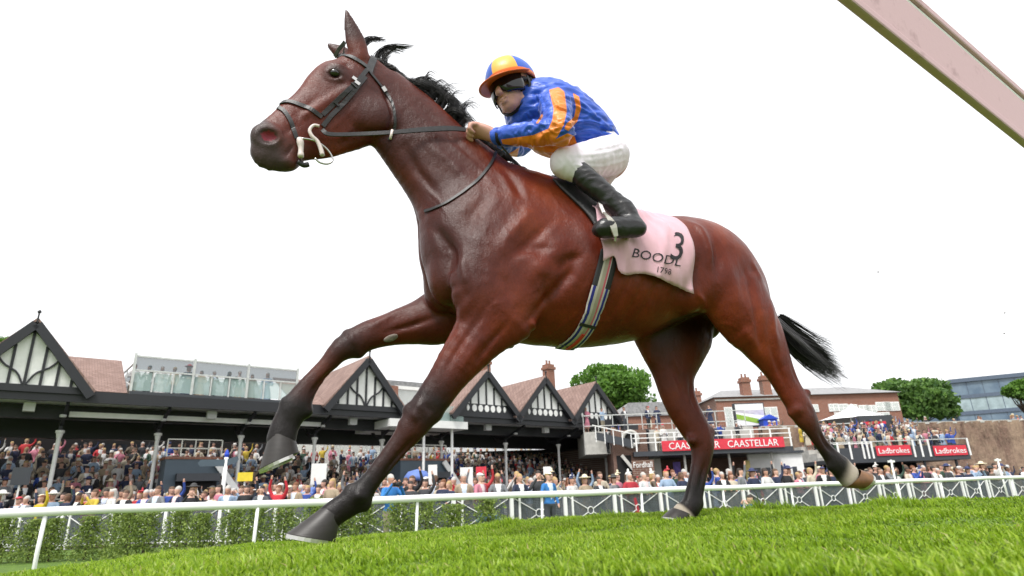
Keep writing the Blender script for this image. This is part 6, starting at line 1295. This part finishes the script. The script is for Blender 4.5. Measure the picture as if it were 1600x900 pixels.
p = FL.w(FL.px(432, 770)[0], .12); put(PM['arms_up'], p, FL.a-.1, (.62, .02, .04), 'woman in a bright red jacket with both arms in the air', None, .98)
p = FL.w(FL.px(405, 770)[0], .15); put(PM['lean'], p, FL.a+.2, (.10, .11, .13), 'grey-jacketed man beside the woman in bright red', None, .98)
p = FF.w(FF.px(990, 770)[0], .15); put(PM['blonde'], p, FF.a-.2, (.45, .02, .04), 'woman in a dark red dress leaning on the fence', None, 1.0)
p = FF.w(FF.px(1012, 770)[0], .15); put(PM['lean'], p, FF.a+.2, (.66, .68, .72), 'man in a pale grey suit leaning on the fence', None, 1.0)
p = FF.w(FF.px(816, 770)[0], .15); put(PM['lean'], p, FF.a+.1, (.016, .024, .06), 'man in a navy suit and white shirt leaning over the fence', None, 1.02)
# boards
def board(x, y0, y1, w_, depth, m, label, post='white_paint', name='notice_board'):
    p = at_px(x, (y0+y1)/2, depth); t = at_px(x, y0, depth)[2]; b_ = at_px(x, y1, depth)[2]; hw_ = w_/2*depth/F; e = empty(name, (p[0], p[1], 0), label, 'board', None, face_cam(p)); box('panel', m, e, -hw_, hw_, -.03, .03, b_, t); MB().bar((0, .06, 0), (0, .06, t-.1), .06).build('post', post, e); return e, hw_, t, b_
mat('board_yellow', (.75, .58, .04), rough=.6, var=.1); mat('tent_blue', (.10, .17, .45), rough=.6, var=.15)
board(383, 738, 752, 22, 21.5, 'board_yellow', 'yellow price board on a post in the left crowd'); board(498, 724, 757, 23, 21.8, 'white_paint', 'white price board in the crowd left of the planted foreleg'); board(676, 726, 757, 14, 21.6, 'white_paint', 'narrow white board in the crowd under the balcony'); board(729, 730, 760, 20, 21.6, 'white_paint', 'white price board right of the narrow white board'); board(33, 730, 758, 24, 23.0, 'dark_grey', 'dark grey bookmaker board among the left crowd'); board(752, 729, 748, 16, 22.4, 'sign_red', 'red and white price board in the middle crowd'); board(855, 729, 742, 12, 23, 'white_paint', 'small white board held over the middle crowd')
e, hw_, t_, b_ = board(1005, 719, 744, 34, 23.5, 'brick_dark', 'brown stall sign lettered in white beside the brick tower', 'dark_grey', 'stall_sign'); text3d('Fordhall', 'lettering', e, (0, -.035, b_+(t_-b_)*.55), .30, sx=.75)
for x, y, dp, lb in ((652, 742, 22.6, 'pale blue dome umbrella in the crowd under the balcony'), (488, 770, 22.0, 'blue umbrella in the crowd below the white price board'), (742, 764, 22.2, 'blue umbrella beside the white boards in the middle crowd')):
    p = at_px(x, y, dp); e = empty('umbrella', (p[0], p[1], 0), lb, 'umbrella'); m_ = MB(); m_.lathe([(.5, p[2]-.2), (.48, p[2]-.05), (.34, p[2]+.12), (.02, p[2]+.2)], (0, 0, 0), 14); m_.build('canopy', 'tent_blue', e, True); MB().tube([(0, 0, 0), (0, 0, p[2]+.2)], .02, 6).build('pole', 'frame_metal', e)
# finger post
p = at_px(349, 760, 22.6); t_ = at_px(353, 700, 22.6)[2]; fp = empty('signpost', (p[0], p[1], 0), 'white finger post with dark direction arms in the left crowd', 'signpost', None, face_cam(p)); MB().tube([(0, 0, 0), (0, 0, t_-.3)], .075, 10).build('post', 'white_paint', fp, True); MB().lathe([(.06, 0), (.09, .1), (.06, .2), (.02, .28)], (0, 0, t_-.3), 10).build('finial', 'blue_plastic', fp)
for s_, l_, sk in ((-1, .95, 0), (1, .42, .25)):
    m_ = MB(); m_.add([(0, -.06+sk*0, t_-.62), (s_*l_*.9, -.06, t_-.62+sk*.5), (s_*l_, -.06, t_-.5+sk*.5), (s_*l_*.9, -.06, t_-.38+sk*.5), (0, -.06, t_-.38), (0, -.02, t_-.62), (s_*l_*.9, -.02, t_-.62+sk*.5), (s_*l_, -.02, t_-.5+sk*.5), (s_*l_*.9, -.02, t_-.38+sk*.5), (0, -.02, t_-.38)], [(0, 1, 2, 3, 4), (9, 8, 7, 6, 5), (0, 5, 6, 1), (1, 6, 7, 2), (2, 7, 8, 3), (3, 8, 9, 4), (4, 9, 5, 0)]); m_.build('arm', 'slate_blue', fp)
# slim white lamp posts and course pylons at the right
for x, y0, y1, dp, lb in ((1398, 718, 746, 21, 'short white course marker post with a crossbar beyond the rail'), (1566, 716, 745, 23, 'slim white course marker post near the right edge')):
    a = at_px(x, y1, dp); b_ = at_px(x-4, y0, dp); e = empty('marker_post', (a[0], a[1], 0), lb, 'post'); MB().tube([(0, 0, 0), (0, 0, b_[2])], .032, 8).build('shaft', 'white_paint', e, True); MB().box(-.11, .11, -.03, .03, b_[2]-.09, b_[2]-.02).build('crossbar', 'white_paint', e)
for i, (x, y) in enumerate(((1372, 425), (1570, 489), (1569, 521))):
    p = at_px(x, y, 7.5+i); V_, F_ = ellipsoid((0, 0, 0), (.012, .008, .007), None, 7, 5); o = mesh_np('turf_clod', np.array(V_)*(1+.35*nrg.random((len(V_), 1))), F_, 'bark'); o.location = tuple(p); tag(o, ['tiny dark turf clod flying in the sky above the horse quarters', 'tiny dark turf clod flying at the far right', 'tiny turf clod just under another one at the far right'][i], 'clod')
